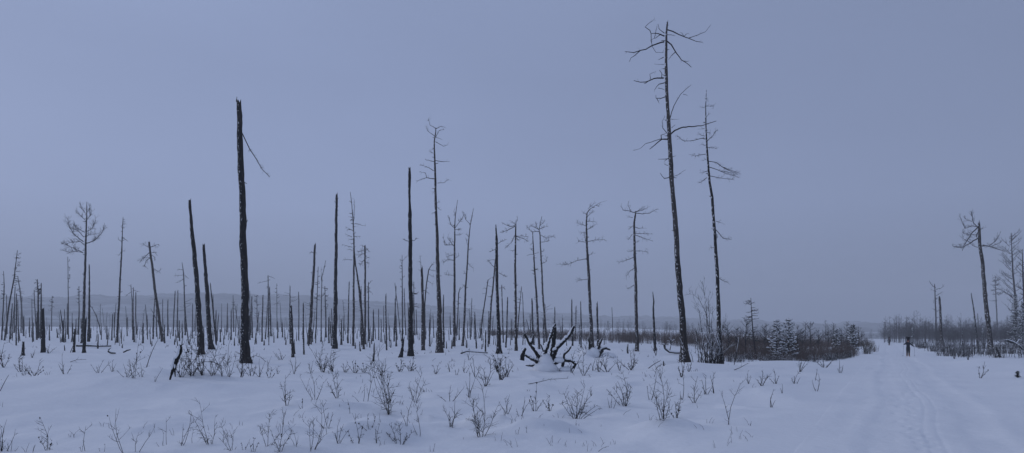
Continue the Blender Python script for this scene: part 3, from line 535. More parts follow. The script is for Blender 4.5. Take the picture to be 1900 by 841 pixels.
dead_tree([(1404, 666, 2.8), (1400, 640, 2.4), (1396, 612, 2), (1392, 553, .8)], [], 'bare larch sapling rising above the brown thicket', M_branch, auto=30, autorange=(.2, .97), autol=17, tw=6, twl=6, up=.1, stubs=0, jag=False, name='bare_sapling')
# ---------------------------------------------------------------- snags: branchless burnt poles
SN = []
ONE = ['first', 'second', 'third', 'fourth', 'fifth', 'sixth', 'seventh', 'eighth', 'ninth', 'tenth', 'eleventh', 'twelfth', 'thirteenth', 'fourteenth', 'fifteenth', 'sixteenth', 'seventeenth', 'eighteenth', 'nineteenth', 'twentieth']
def snag(pts, label=None, mat=None, branches=(), name='burnt_snag', n=None, rough=0.1, jag=True):
    """branchless pole; pts = [(u, v, width)] from the foot up"""
    u0, v0, w0 = pts[0]; rng = random.Random(int(u0 * 13 + v0 * 3)); Y = hit(u0, v0); k = Y / F; o = P(u0, v0, Y)
    lean = rng.uniform(-0.06, 0.06)
    q_ = [P(u, v, Y + lean * (v0 - v) * k) - o for u, v, w in pts]; r = [max(0.02, w * k / 2) for u, v, w in pts]
    if len(q_) == 2:
        q_.insert(1, q_[0].lerp(q_[1], 0.5) + Vector((rng.uniform(-.8, .8) * k, 0, 0))); r.insert(1, (r[0] * .55 + r[1] * .45))
    below = q_[0] - (q_[1] - q_[0]).normalized() * 0.6
    mb = MB(); trunk_mesh(mb, [below] + q_, [r[0] * 1.1] + r, rng, n=n or (10 if w0 > 6 else 7), rough=rough, jag=jag)
    if branches:
        e = bpy.data.objects.new(name, None); COL.objects.link(e); e.location = o
        mb.obj('trunk', mat or M_char, e)
        for (nm, w, path, ntw, bm) in branches:
            kk = rng.uniform(-.4, .4); bb = MB(); qq = []; acc = 0
            for i, (u, v) in enumerate(path):
                if i: acc += math.hypot(u - path[i - 1][0], v - path[i - 1][1]) * k
                qq.append(P(u, v, Y + lean * (v0 - v) * k + acc * kk) - o)
            q2, _ = resample(qq, [1] * len(qq), 4 * k)
            bb.tube(q2, [w * k / 2 * (1 - .6 * i / (len(q2) - 1)) for i in range(len(q2))], 5)
            if ntw: twigs(bb, q2, rng, int(ntw * 1.8), 7 * k, max(.007, .30 * k), .2)
            bb.obj(nm, bm or M_branch, e)
    else:
        e = mb.obj(name, mat or M_char, None, o)
    fin(e, label, 'snag', 'burnt snags standing in the clearing'); SN.append((e, u0, v0, v0 - pts[-1][1], w0, label)); return e
snag([(374, 658, 10.5), (372.5, 620, 9.6), (366, 540, 8.6), (360, 460, 7.4), (356, 425, 6), (353.5, 400, 5), (351.5, 376, 5.2)], 'black leaning pole with a ragged notched top, tall one of two', M_char)
snag([(392, 648, 11), (390.5, 635, 8.6), (387, 590, 7.2), (382, 510, 6), (378, 456, 4.6)], 'black leaning pole, shorter one right of the notched leaning pole', M_char)
snag([(455, 673, 19), (455, 660, 16.5), (454.5, 600, 14.5), (453, 480, 12.5), (450, 380, 12), (447, 300, 11), (445, 250, 10), (443, 192, 9)], 'thick black burnt pole with one long branch hanging from its top', M_char, [
    ('branch', 2.2, [(449, 246.5), (463, 276), (476, 296), (486.5, 314.5), (500.5, 328.5)], 26, None), ('spike', 2.6, [(441, 192), (438.6, 188), (439.5, 180)], 0, M_char), ('broken_stub', 2.2, [(452, 338), (458, 341)], 0, M_char), ('broken_stub', 3, [(446, 211), (449.5, 209)], 0, M_char), ('broken_stub', 2, [(457, 413), (459.5, 408)], 0, M_char)])
snag([(621, 647, 9.5), (621.5, 630, 8), (622.5, 550, 7), (623.5, 460, 5.4), (624.5, 363, 4)], 'straight black pole with knobbly upper end', M_char, [('broken_stub', 1.8, [(624, v), (624 + d, v - 2)], 0, M_char) for v, d in ((370, 4), (376, -4), (392, 3.5), (401, 4), (410, -4), (385, 3.5))])
snag([(763, 661, 11), (762.5, 645, 9), (762, 560, 7.8), (761.5, 480, 7), (760.5, 400, 6.4), (760, 372, 4), (760, 345, 5.2), (760, 325, 5), (760, 314, 4)], 'tall notched jet-black pole with snow caught in its notches', M_charc, [('broken_stub', 1.5, [(759, 318), (757.5, 310)], 0, M_char), ('broken_stub', 1.2, [(762, 446), (768, 447), (774, 442)], 3, None), ('broken_stub', 1.2, [(760, 448), (754, 447), (747, 443)], 3, None)])
snag([(927, 656, 10), (926, 640, 7.4), (923, 560, 5.8), (921, 444, 4.2), (920, 418, 1.6)], 'black pole tapering to a spike, with a few thin side branches', M_char, [('branch', 1.1, [(924, 452), (931, 448), (938, 445)], 5, None), ('branch', 1, [(925, 506), (932, 510), (939, 514)], 5, None), ('branch', 1, [(920, 462), (914, 465), (909, 468)], 5, None), ('branch', .9, [(925, 535), (934, 534), (938, 537)], 4, None)])
snag([(79.6, 654, 7), (80, 615, 6.2), (80, 576, 4.6)], 'thick black short burnt post at the left', M_charc)
snag([(155.5, 655, 6), (157, 625, 5), (160, 591, 2.6)], 'thick black burnt stake leaning in front of the full-crowned tree', M_charc)
snag([(137, 654, 4.4), (138.5, 613, 3.4)], 'black burnt stake with a prop leaning on its left', M_char, [('splinter', 1.6, [(130.5, 655), (135, 642)], 0, M_char)])
snag([(43, 660, 5.2), (43, 637, 4)], 'stubby burnt post low in the snow at far left', M_char)
snag([(543.5, 663, 5.6), (542.5, 620, 5), (540, 570, 3.6)], 'grey-black burnt post standing alone left of the leaning grey pole', M_bark)
snag([(747.7, 652, 4), (747, 611, 2.6)], 'burnt stake with a leaning black slab at its foot', M_char)
snag([(743, 663, 6.5), (746, 648, 5), (750, 627, 2)], 'black slab leaning left of the notched black pole', M_charc)
snag([(693, 671, 3.2), (694, 655, 3), (694.5, 637, 2)], 'lone black stake low in the snow left of the notched pole', M_charc)
snag([(1215.5, 651, 5), (1213.5, 600, 4), (1212, 570, 3), (1213, 560, 2.6), (1211, 543, 1.2)], 'crooked pointed black snag left of the tallest tree', M_char)
snag([(1165, 656, 3.6), (1165, 641, 3.2)], 'small burnt post with a snow cap left of the umbrella-topped tree', M_char)
snag([(1748, 653, 4.8), (1746, 600, 4.2), (1743, 553, 3.4)], 'grey snow-capped snag right of the skiers', M_larch)
snag([(1815, 654, 3.6), (1812, 620, 3), (1807, 577, 2.2), (1802, 545, 1.4)], 'thin bent snag left of the leaning broken-topped tree by the track', M_bark)
snag([(1818, 630, 2.8), (1814, 583, 1.6)], 'faint snag right behind the thin bent snag', M_bark)
snag([(1787, 656, 3), (1786, 632, 2.4), (1785.5, 610, 1.2)], 'short dark snag between the snow-capped and the bent snag', M_bark)
snag([(823, 646, 3.6), (822.7, 549, 2.2)], 'thin grey snag close right of the twisted-top tree', M_bark)
snag([(990, 640, 3.6), (987, 556, 2.6)], 'dark snag standing left behind the uprooted stump', M_char)
snag([(1030, 642, 3), (1029.5, 571, 1.6)], 'snag rising directly behind the uprooted stump', M_char)
snag([(1062.6, 642, 3.4), (1061, 558, 2)], 'left snag of two right behind the uprooted stump', M_char)
snag([(1078, 645, 3), (1077.4, 561, 1.6)], 'right snag of two right behind the uprooted stump', M_char)
snag([(1109, 642, 4), (1108, 565, 3)], 'black snag rising from the second snowy root mound', M_char)
SIMPLE = """13 620 12 548 2|19.5 630 23 564 2.5|26 618 28 533 2.5|30 641 30.5 545.6 2.6|34 632 33 558 2|39 618 41 551 2|44 624 44 587 2.5|68.5 631 68.5 581 2.4|116 635 117 595 4
120 651 119 642 2|181 647 182 622 3|107 627 105 611 2.4|125 621 125 564 2|141 621 141 593 2.4|168 628 169 610 2.4|207 632 209 584 2.6|212 625 212 581 2|253 621 252 543 2.6|265 637 266 601 3.6
248.5 635 249 607 2.8|291 625 290 573 2.6|305.5 637 305.5 604 2.6|302 615 302 556 2|311 624 311.5 557 2.5|321 624 325 541 2.6|330 627 330 539 2.6|338 628 338 603 2.6|333 633 333 595 2.4
357 628 357.5 564 2|361 615 364 567 1.8|378 640 378 607 2.6|367 644 367 615 2.6|385 621 381 547 2.5|401 627 401 577 3|398.5 621 395 548.5 2.2|409 635 409 612 2.5|421 617 422 563 2.4|429 631 429 575 2.5
443 607 435.6 564 1.6|462.7 631 462 587 4|468 627 467 551 3|486 634 488 548 3|490 641 490 633 3|503 624 500 534 3|547 657 546 632 2.8|554 631 554 543 2.2|564 658 562.6 564 3.4|580 635 579 612 2.4
610 637 610 590 3|616.5 627 615 574 2.5|633 640 633 594 3.6|637 633 636.5 588 2.2|645.6 637 648 524 2.6|669 652 667 635 3|659 647 659 637 2.6|671 640 670 537 3|692 633 692.6 577 3.4|686 645 686 633 2.6
702.6 631 702.6 574 2.2|707 635 707 593 2.2|712 617 712 568 2|717.5 650 716 547 3.2|723 633 723 605 2.2|732.6 618 733 561 2|735.5 643 735 587 3|742.6 618 732.6 526 1.8|753 622 750 536 2.4|773 621 772 575 2.2
767 638 768 610 3|797.6 643 797 594 3|805 627 803 584 2.2|828.4 647 828 635 2.4|838 647 838 632 2.6|836 621 835 587 2.4|852 631 852 593 2.5|884 647 881 581 3|900.6 653 901 614 3.2|934 636 931 530 2.6
938.5 645 942 553 3.2|906.5 624 906.5 578 2.2|950 631 949.6 593 2.5|914 624 915 587 2|984 625 983.6 583 2|982.7 622 977 594 2|1010 636 1007.6 590 2.6|1075 639 1075 604 2|596 634 596 612 3|575 634 575 612 2.4
538 622 538 590 2|524 626 524 600 2.2|515 628 515 598 2.4|449 630 449 590 2.4|273 622 273 585 1.8|236 624 236 590 2|198 630 198 606 2.2|92 632 92 604 2.2|55 626 55 590 2|62 634 62 600 2
151 628 150 592 2.6|880 630 880 590 2|868 628 868 596 2|894 632 894 600 2.2|960 628 961 596 2|1040 632 1040 606 2|655 630 655 606 2.4|760 640 759 620 2.4|810 636 809 616 2.6|790 630 790 606 2
415 640 415 625 2.2|435 642 435 628 2.4|530 640 530 628 2.4|508 636 508 622 2.2|352 640 352 630 2.2|324 640 324 630 2.4|282 642 282 634 2.4|227 646 228 640 2.4|866 646 866 632 2.4|894 648 894 640 2.4|970 640 971 622 2.2|725 645 725 632 2.4|620 640 620 628 2.4"""
for ln in SIMPLE.replace('\n', '|').split('|'):
    a = [float(x) for x in ln.split()]
    snag([(a[0], a[1], a[4] * 1.0), (a[2], a[3], a[4] * 0.6)], None, M_char if (a[0] * 7) % 3 > 1 else M_bark)
# distant snags: one copy each of a few shapes
def snag_variant(i):
    rng = random.Random(900 + i); h = 1.0; mb = MB(); x = rng.uniform(-.05, .05)
    pts = [Vector((0, 0, -0.08)), Vector((x * .3, 0, .4)), Vector((x, rng.uniform(-.03, .03), h))]
    trunk_mesh(mb, pts, [.018, .014, .008], rng, n=6, rough=.12, wob=.6)
    return mb
def far_snags():
    # unit-height shapes; heights 1.2-12 m are scaled without thinning, so each height class has its own meshes
    var = []
    for i in range(14):
        rng = random.Random(900 + i); h = (1.3, 1.7, 2.2, 1.5, 3, 1.9, 4.5, 6, 7.5, 9, 5.2, 8, 10.5, 2.6)[i]; mb = MB(); x = rng.uniform(-.06, .06) * h; r = rng.uniform(.035, .07) + .0055 * h
        trunk_mesh(mb, [Vector((0, 0, -.5)), Vector((x * .35, rng.uniform(-.1, .1), h * .5)), Vector((x, 0, h))], [r * 1.1, r * .85, r * .5], rng, n=6, rough=.12)
        if h > 5 and i % 2:
            for k in range(10):
                z = rng.uniform(.55, .98) * h; p = Vector((x * z / h, 0, z)); a = rng.uniform(0, 6.28); d = Vector((math.cos(a), math.sin(a), rng.uniform(-.2, .4))); l = rng.uniform(.4, 1.3)
                mb.tube([p, p + d * l * .5, p + d * l + Vector((0, 0, rng.uniform(-.1, .2)))], [.025, .02, .012], 3)
        var.append(mb.mesh('burnt_snag', M_bark if i % 3 else M_char))
    rng = random.Random(5); n = 0
    while n < 165:
        Y = rng.uniform(100, 330); u = rng.uniform(-30, 1010)
        if u > 900 and rng.random() < .6: continue
        x = (u - CX) / F * Y
        i = rng.randrange(6) if rng.random() < .68 else rng.randrange(6, 14)
        e = link('burnt_snag', var[i], None, (x, Y, float(H(x, Y))), rng.uniform(0, 6.28), rng.uniform(.8, 1.2))
        tl = .05 if rng.random() < .8 else .22; e.rotation_euler = (rng.gauss(0, tl), rng.gauss(0, tl), rng.uniform(0, 6.28))
        fin(e, 'small far burnt snag, one of the crowd of thin poles deep in the clearing', 'snag', 'distant burnt snags deep in the clearing'); n += 1
    # the rest, past counting: short stubs and poles further off
    vs, fs = [], []; off = 0
    arr = [(np.array([v.co[:] for v in m.vertices]), [tuple(p.vertices) for p in m.polygons]) for m in var]
    for _ in range(620):
        Y = 95 + 400 * rng.random() ** 1.3; u = rng.uniform(-60, 1000) if rng.random() < .9 else rng.uniform(1000, 1250)
        x = (u - CX) / F * Y; i = rng.randrange(6) if rng.random() < .62 else rng.randrange(14)
        V, Fc = arr[i]; a = rng.uniform(0, 6.28); s = rng.uniform(.7, 1.2)
        c_, s_ = math.cos(a), math.sin(a); Wv = V * s; tx, ty = rng.gauss(0, .05), rng.gauss(0, .05)
        Wv = np.stack([Wv[:, 0] * c_ - Wv[:, 1] * s_ + Wv[:, 2] * tx, Wv[:, 0] * s_ + Wv[:, 1] * c_ + Wv[:, 2] * ty, Wv[:, 2]], 1) + np.array([x, Y, float(H(x, Y))])
        vs.append(Wv); fs += [tuple(k + off for k in f) for f in Fc]; off += len(V)
    me = bpy.data.meshes.new('far_snag_field'); me.from_pydata(np.concatenate(vs).tolist(), [], fs); me.materials.append(M_bark); me.update()
    fin(link('far_snag_field', me), 'countless far burnt stubs and poles spread to the foot of the hill', 'burnt forest', None, 'stuff')
far_snags()
# ---------------------------------------------------------------- uprooted stumps
def snowcap(pts, rad, parent, rng, lift=0.95, fat=1.0, t0=0.0):
    b = MB(); N = len(pts)
    pp = [p + Vector((-.35 * r, 0.0, r * lift)) for p, r in zip(pts, rad)]
    rr = [r * fat * .72 * (1 - .7 * abs(2 * i / max(N - 1, 1) - 1) ** 4) * rng.uniform(.8, 1.15) for i, r in enumerate(rad)]
    b.tube(pp, rr, 8, squash=.8); return b.obj('snow_cap', M_snow, parent)
def root_plate(u0, v0, roots, hub, label, name='uprooted_stump'):
    rng = random.Random(int(u0)); Y = hit(u0, v0); k = Y / F; o = P(u0, v0, Y); o.z = float(H(o.x, o.y))
    e = bpy.data.objects.new(name, None); COL.objects.link(e); e.location = o; fin(e, label, 'stump')
    for (w0, w1, path, sn) in roots:
        kk = rng.uniform(-.35, .35); pts = []; acc = 0
        for i, (u, v) in enumerate(path):
            if i: acc += math.hypot(u - path[i - 1][0], v - path[i - 1][1]) * k
            pts.append(P(u, v, Y + acc * kk) - o)
        rad = [(w0 + (w1 - w0) * i / (len(path) - 1)) * k / 1.55 for i in range(len(path))]
        p2, r2 = resample(pts, rad, 2.5 * k)
        for i in range(len(p2)): p2[i] = p2[i] + rdir(rng) * r2[i] * .25; r2[i] *= rng.uniform(.8, 1.18)
        r2[-1] *= .4
        b = MB(); b.tube(p2, r2, 8)
        for _ in range(3):
            i = rng.randrange(1, len(p2)); d = rdir(rng); l = rng.uniform(1, 4) * k + r2[i]
            b.tube([p2[i], p2[i] + d * l * .6, p2[i] + d * l], [r2[i] * .45, r2[i] * .3, .01], 4)
        ro = b.obj('root', M_root, e)
        if sn and len(p2) > 3: snowcap(p2[1:], r2[1:], ro, rng, fat=sn)
    for _ in range(9):                            # fine broken rootlets round the hub
        a = rng.uniform(.2, 2.9); d = Vector((math.cos(a), rng.uniform(-.5, .2), math.sin(a))); l = rng.uniform(8, 24) * k; p = Vector(((hub[0][0] - u0) * k, .0, (v0 - hub[0][1]) * k)) + d * 10 * k
        b = MB(); pp = [p, p + d * l * .5 + rdir(rng) * l * .08, p + d * l + rdir(rng) * l * .2]; b.tube(pp, [.022, .016, .007], 4); twigs(b, pp, rng, 3, l * .4, .007, 0); b.obj('rootlet', M_root, e)
    for (u, v, wx, wz, dep) in hub:
        b = MB(); c = P(u, v, Y + .05) - o; b.blob(c, wx * k, dep, wz * k, 18, 12, .05, rng=rng); b.obj('snow_mound', M_snow, e)
    return e
G_ = lambda *pp: q(950, 590, 7.643, *pp)
root_plate(1014, 686, [(5.5, 3.2, G_((420, 610), (395, 570), (330, 480), (270, 400), (210, 290), (170, 215)), .8), (3.4, 2.2, G_((262, 385), (290, 310), (312, 235)), .7), (5.5, 3.6, G_((470, 520), (490, 450), (540, 290), (580, 180), (615, 80)), 1.0), (8, 4, G_((570, 560), (580, 420), (597, 290), (618, 130)), .5),
    (6.5, 3.4, G_((580, 600), (610, 480), (640, 430), (700, 370), (800, 270), (850, 190), (885, 110)), 1.5), (3, 1.6, G_((810, 240), (850, 200), (885, 165)), .9), (4.4, 2, G_((722, 690), (730, 600), (740, 520), (800, 465), (845, 400)), .8), (4, 4.4, G_((600, 660), (650, 630), (740, 603), (860, 620), (905, 660), (860, 720)), .9),
    (6, 3.4, G_((430, 690), (380, 650), (300, 590), (240, 560), (185, 530)), 1.1), (5.5, 2, G_((430, 690), (330, 680), (190, 676)), .9), (8, 4, G_((140, 600), (150, 540), (190, 425)), .6), (2.4, 1.6, G_((450, 480), (430, 430), (405, 375)), 0)],
    [(1013, 676, 15, 20, .55), (1012, 684, 24, 13, .8), (1038, 668, 12, 6, .4), (1050, 686, 13, 6, .5)], 'large uprooted stump with spiky black roots under snow')
K_ = lambda *pp: q(1070, 600, 8.41, *pp)
root_plate(1108, 664, [(3.4, 2.4, K_((210, 420), (200, 300), (188, 215)), .9), (4.5, 2.5, K_((335, 400), (355, 340), (395, 245)), .7), (4, 2.2, K_((350, 380), (345, 320), (335, 250)), .8), (6.5, 3, K_((330, 500), (360, 465), (400, 415), (460, 385), (525, 418)), 1.0), (3, 2, K_((430, 545), (490, 528)), .8), (4, 2, K_((190, 400), (210, 440), (230, 440)), 0), (2, 1.5, K_((515, 476), (555, 474)), .7)],
    [(1089, 660, 16, 12, 1.0), (1102, 656, 11, 11, .7), (1128, 663, 16, 9, .9)], 'smaller uprooted stump humped with snow behind the large one')
# fallen trunk with upturned broken branches beside the tallest tree
def fallen(path, w, label, br=(), name='fallen_tree', snow=1.4, dz=0, cat='log', mat=None, Yb=None, group=None):
    rng = random.Random(int(path[0][0] * 3)); u0 = sum(p[0] for p in path) / len(path); v0 = max(p[1] for p in path) + w / 2
    Y = Yb or hit(u0, v0); k = Y / F; o = P(u0, v0, Y)
    e = bpy.data.objects.new(name, None); COL.objects.link(e); e.location = o; fin(e, label, cat, group)
    kk = rng.uniform(-.3, .3)
    def tb(path, w0, w1, nm, sn, mt):
        pts = [P(u, v, Y + (u - u0) * k * kk) - o for u, v in path]; rad = [(w0 + (w1 - w0) * i / (len(path) - 1)) * k / 2 for i in range(len(path))]
        p2, r2 = resample(pts, rad, 3 * k); r2 = [r * rng.uniform(.9, 1.1) for r in r2]; b = MB(); b.tube(p2, r2, 7); ob = b.obj(nm, mt, e)
        if sn and len(p2) > 2: snowcap(p2, r2, ob, rng, fat=sn)
    tb(path, w, w * .7, 'trunk', snow, mat or M_root)
    for (bw, pth, sn) in br: tb(pth, bw, bw * .5, 'branch', sn, M_branchs)
    return e
fallen(K_((1365, 330), (1378, 395), (1450, 450), (1540, 462), (1640, 466)), 4.2, 'snow-laden fallen trunk with upturned end left of the tallest tree', [
    (2, K_((1365, 335), (1340, 325), (1305, 322)), 1), (2, K_((1450, 445), (1470, 340), (1510, 250)), .9), (1.8, K_((1470, 320), (1440, 280), (1410, 270)), 1.1), (1.8, K_((1475, 310), (1500, 270), (1530, 255)), 1.1), (1.6, K_((1470, 325), (1500, 335), (1520, 342)), 1.1), (1.6, K_((1468, 310), (1460, 250), (1440, 220)), .8), (1.4, K_((1480, 290), (1470, 240)), .8)], snow=1.7)
fallen([(141.5, 642), (160, 641.5), (182, 642.5), (206, 642.3)], 3.2, 'long black log lying in snow behind the leaning burnt stake', snow=.5)
fallen([(201, 652), (206, 655), (214, 655.5)], 4, 'short snow-covered burnt chunk at the thin needle tree', [(2, [(201, 650), (206, 645)], .7)], snow=.9, name='fallen_chunk')
fallen([(229, 654), (236, 650.5), (242, 649)], 2.6, 'small burnt chunk right of the snow-covered chunk', snow=.8, name='fallen_chunk')
fallen([(855, 656), (866, 652), (880, 653), (905, 655)], 3, 'snow-buried log left of the spiked pole', [(1.6, [(858, 655), (857, 648)], .8), (1.5, [(868, 652), (872, 646)], .8)], snow=1.9)
fallen([(1868, 632), (1880, 636), (1890, 641.5), (1897, 648), (1906, 652)], 4.6, 'snow-laden fallen tree lying at the right edge', [(2, [(1870, 633), (1863, 630)], 1), (2, [(1885, 639), (1890, 632), (1897, 629)], 1), (2.2, [(1888, 659), (1895, 657), (1902, 660)], 1), (1.6, [(1880, 636), (1876, 628)], 1)], snow=1.4, cat='fallen tree')
snag([(1856, 663, 4), (1852.5, 655, 3.4), (1849.5, 647, 2.2)], 'small black splintered stump right of the leaning tree by the track', M_charc, [('root', 2.4, [(1853, 660), (1849, 662), (1845, 662.5)], 0, M_charc)])
# leaning burnt snag in the foreground bank
L_ = lambda *pp: q(290, 600, 7.647, *pp)
def lean_snag():
    Y = hit(318, 705); k = Y / F; o = P(318, 705, Y); rng = random.Random(3)
    e = bpy.data.objects.new('burnt_stump', None); COL.objects.link(e); e.location = o
    fin(e, 'twisted black burnt stump leaning out of the snowbank', 'stump')
    pts = [P(u, v, Y) - o for u, v in L_((185, 830), (205, 760), (240, 650), (290, 520), (345, 400), (345, 340), (328, 305))]
    rad = [w * k / 2 for w in (3, 3.6, 6.5, 8, 6.5, 6, 2.5)]; p2, r2 = resample(pts, rad, 2 * k)
    b = MB(); b.tube(p2, [r * rng.uniform(.85, 1.15) for r in r2], 9); tr = b.obj('trunk', M_root, e)
    b = MB(); p3 = [P(u, v, Y - .05) - o for u, v in L_((275, 590), (262, 680), (270, 760))]; b.tube(p3, [4 * k / 2, 3.2 * k / 2, .8 * k], 6); b.obj('splinter', M_root, e)
    b = MB(); b.tube([P(u, v, Y - .02) - o for u, v in L_((340, 330), (370, 300), (395, 290))], [1.4 * k, 1 * k, .6 * k], 5); b.obj('splinter', M_root, e)
    for pp, w in ((((322, 310), (318, 370), (300, 440), (270, 500)), 5), (((262, 580), (258, 640)), 3), (((255, 480), (240, 540), (215, 660)), 4)):
        s = MB(); p4 = [P(u, v, Y - .16) - o for u, v in L_(*pp)]; p4, _ = resample(p4, [1] * len(p4), 2 * k)
        s.tube(p4, [w * k / 2 * rng.uniform(.7, 1.1) * (1 - .6 * abs(2 * i / max(1, len(p4) - 1) - 1) ** 3) for i in range(len(p4))], 7); s.obj('snow_patch', M_snow, e)
lean_snag()
# ---------------------------------------------------------------- shrubs and saplings sticking out of the snow
SHR = []
def shrub_mesh(h, spread, stems, rng, r0=0.006, ntw=4, lean=0.0, sub=1, up=0.35, buds=False, mat=None, name='shrub'):
    mb = MB(); 
    for i in range(stems):
        f = (i + .5) / stems * 2 - 1; a = rng.uniform(0, 6.28)
        hh = h * (1 if i == stems // 2 else rng.uniform(.3, .85)); tx = spread * f * rng.uniform(.7, 1.5) + lean * hh; ty = spread * rng.uniform(-.6, .6)
        p0 = Vector((rng.uniform(-.12, .12) * spread, rng.uniform(-.12, .12) * spread, -.12)); c = Vector((rng.uniform(-.1, .1), rng.uniform(-.1, .1), 0)) * hh
        pts = [p0]
        for s in (.25, .5, .75, 1):
            pts.append(p0 + Vector((tx * s ** 1.15, ty * s ** 1.15, (hh + .12) * s)) + c * math.sin(s * 3.14) + rdir(rng) * hh * .02)
        mb.tube(pts, [r0, r0 * .9, r0 * .75, r0 * .55, r0 * .32], 4)
        twigs(mb, pts, rng, ntw, hh * .34, r0 * .62, up * .4, sub, .12, 2)
        if buds:
            for _ in range(rng.randrange(1, 4)):
                p = pts[rng.randrange(2, 5)] + rdir(rng) * .02; mb.blob(p, r0 * 1.7, r0 * 1.7, r0 * 2.6, 5, 4, .2, rng=rng)
    return mb
def shrub(u, v, hpx, wpx=None, stems=3, ntw=4, lean=0.0, sub=1, label=None, name='bare_shrub', buds=None, thick=1.0, mat=None, up=.35):
    rng = random.Random(int(u * 17 + v * 29)); Y = hit(u, v); k = Y / F; p = P(u, v, Y); h = hpx * k; w = (wpx or hpx * .5) * k / 2
    if not lean: lean = rng.gauss(0, .16)
    r0 = max(.0055, 1.2 * k / 2 * thick * (1 if hpx > 30 else .85))
    mb = shrub_mesh(h, w * .9, stems, rng, r0, int(ntw * 1.3) + 1, lean, sub if hpx < 38 else 2, buds=rng.random() < .2 if buds is None else buds, up=up)
    o = mb.obj(name, mat or M_twig, None, p); SHR.append((o, u, v, hpx, label)); return o
def stick(path, w, label, name='dead_stick', ntw=4):
    u0, v0 = path[0]; Y = hit(u0, v0); k = Y / F; o = P(u0, v0, Y); rng = random.Random(int(u0)); pts = [P(u, v, Y + (u - u0) * k * .2) - o for u, v in path]
    p2, _ = resample(pts, [1] * len(pts), 5 * k); b = MB(); b.tube(p2, [w * k / 2 * (1 - .5 * i / (len(p2) - 1)) for i in range(len(p2))], 5); twigs(b, p2, rng, ntw, 9 * k, .3 * k, .1)
    fin(b.obj(name, M_branch, None, o), label, 'stick')
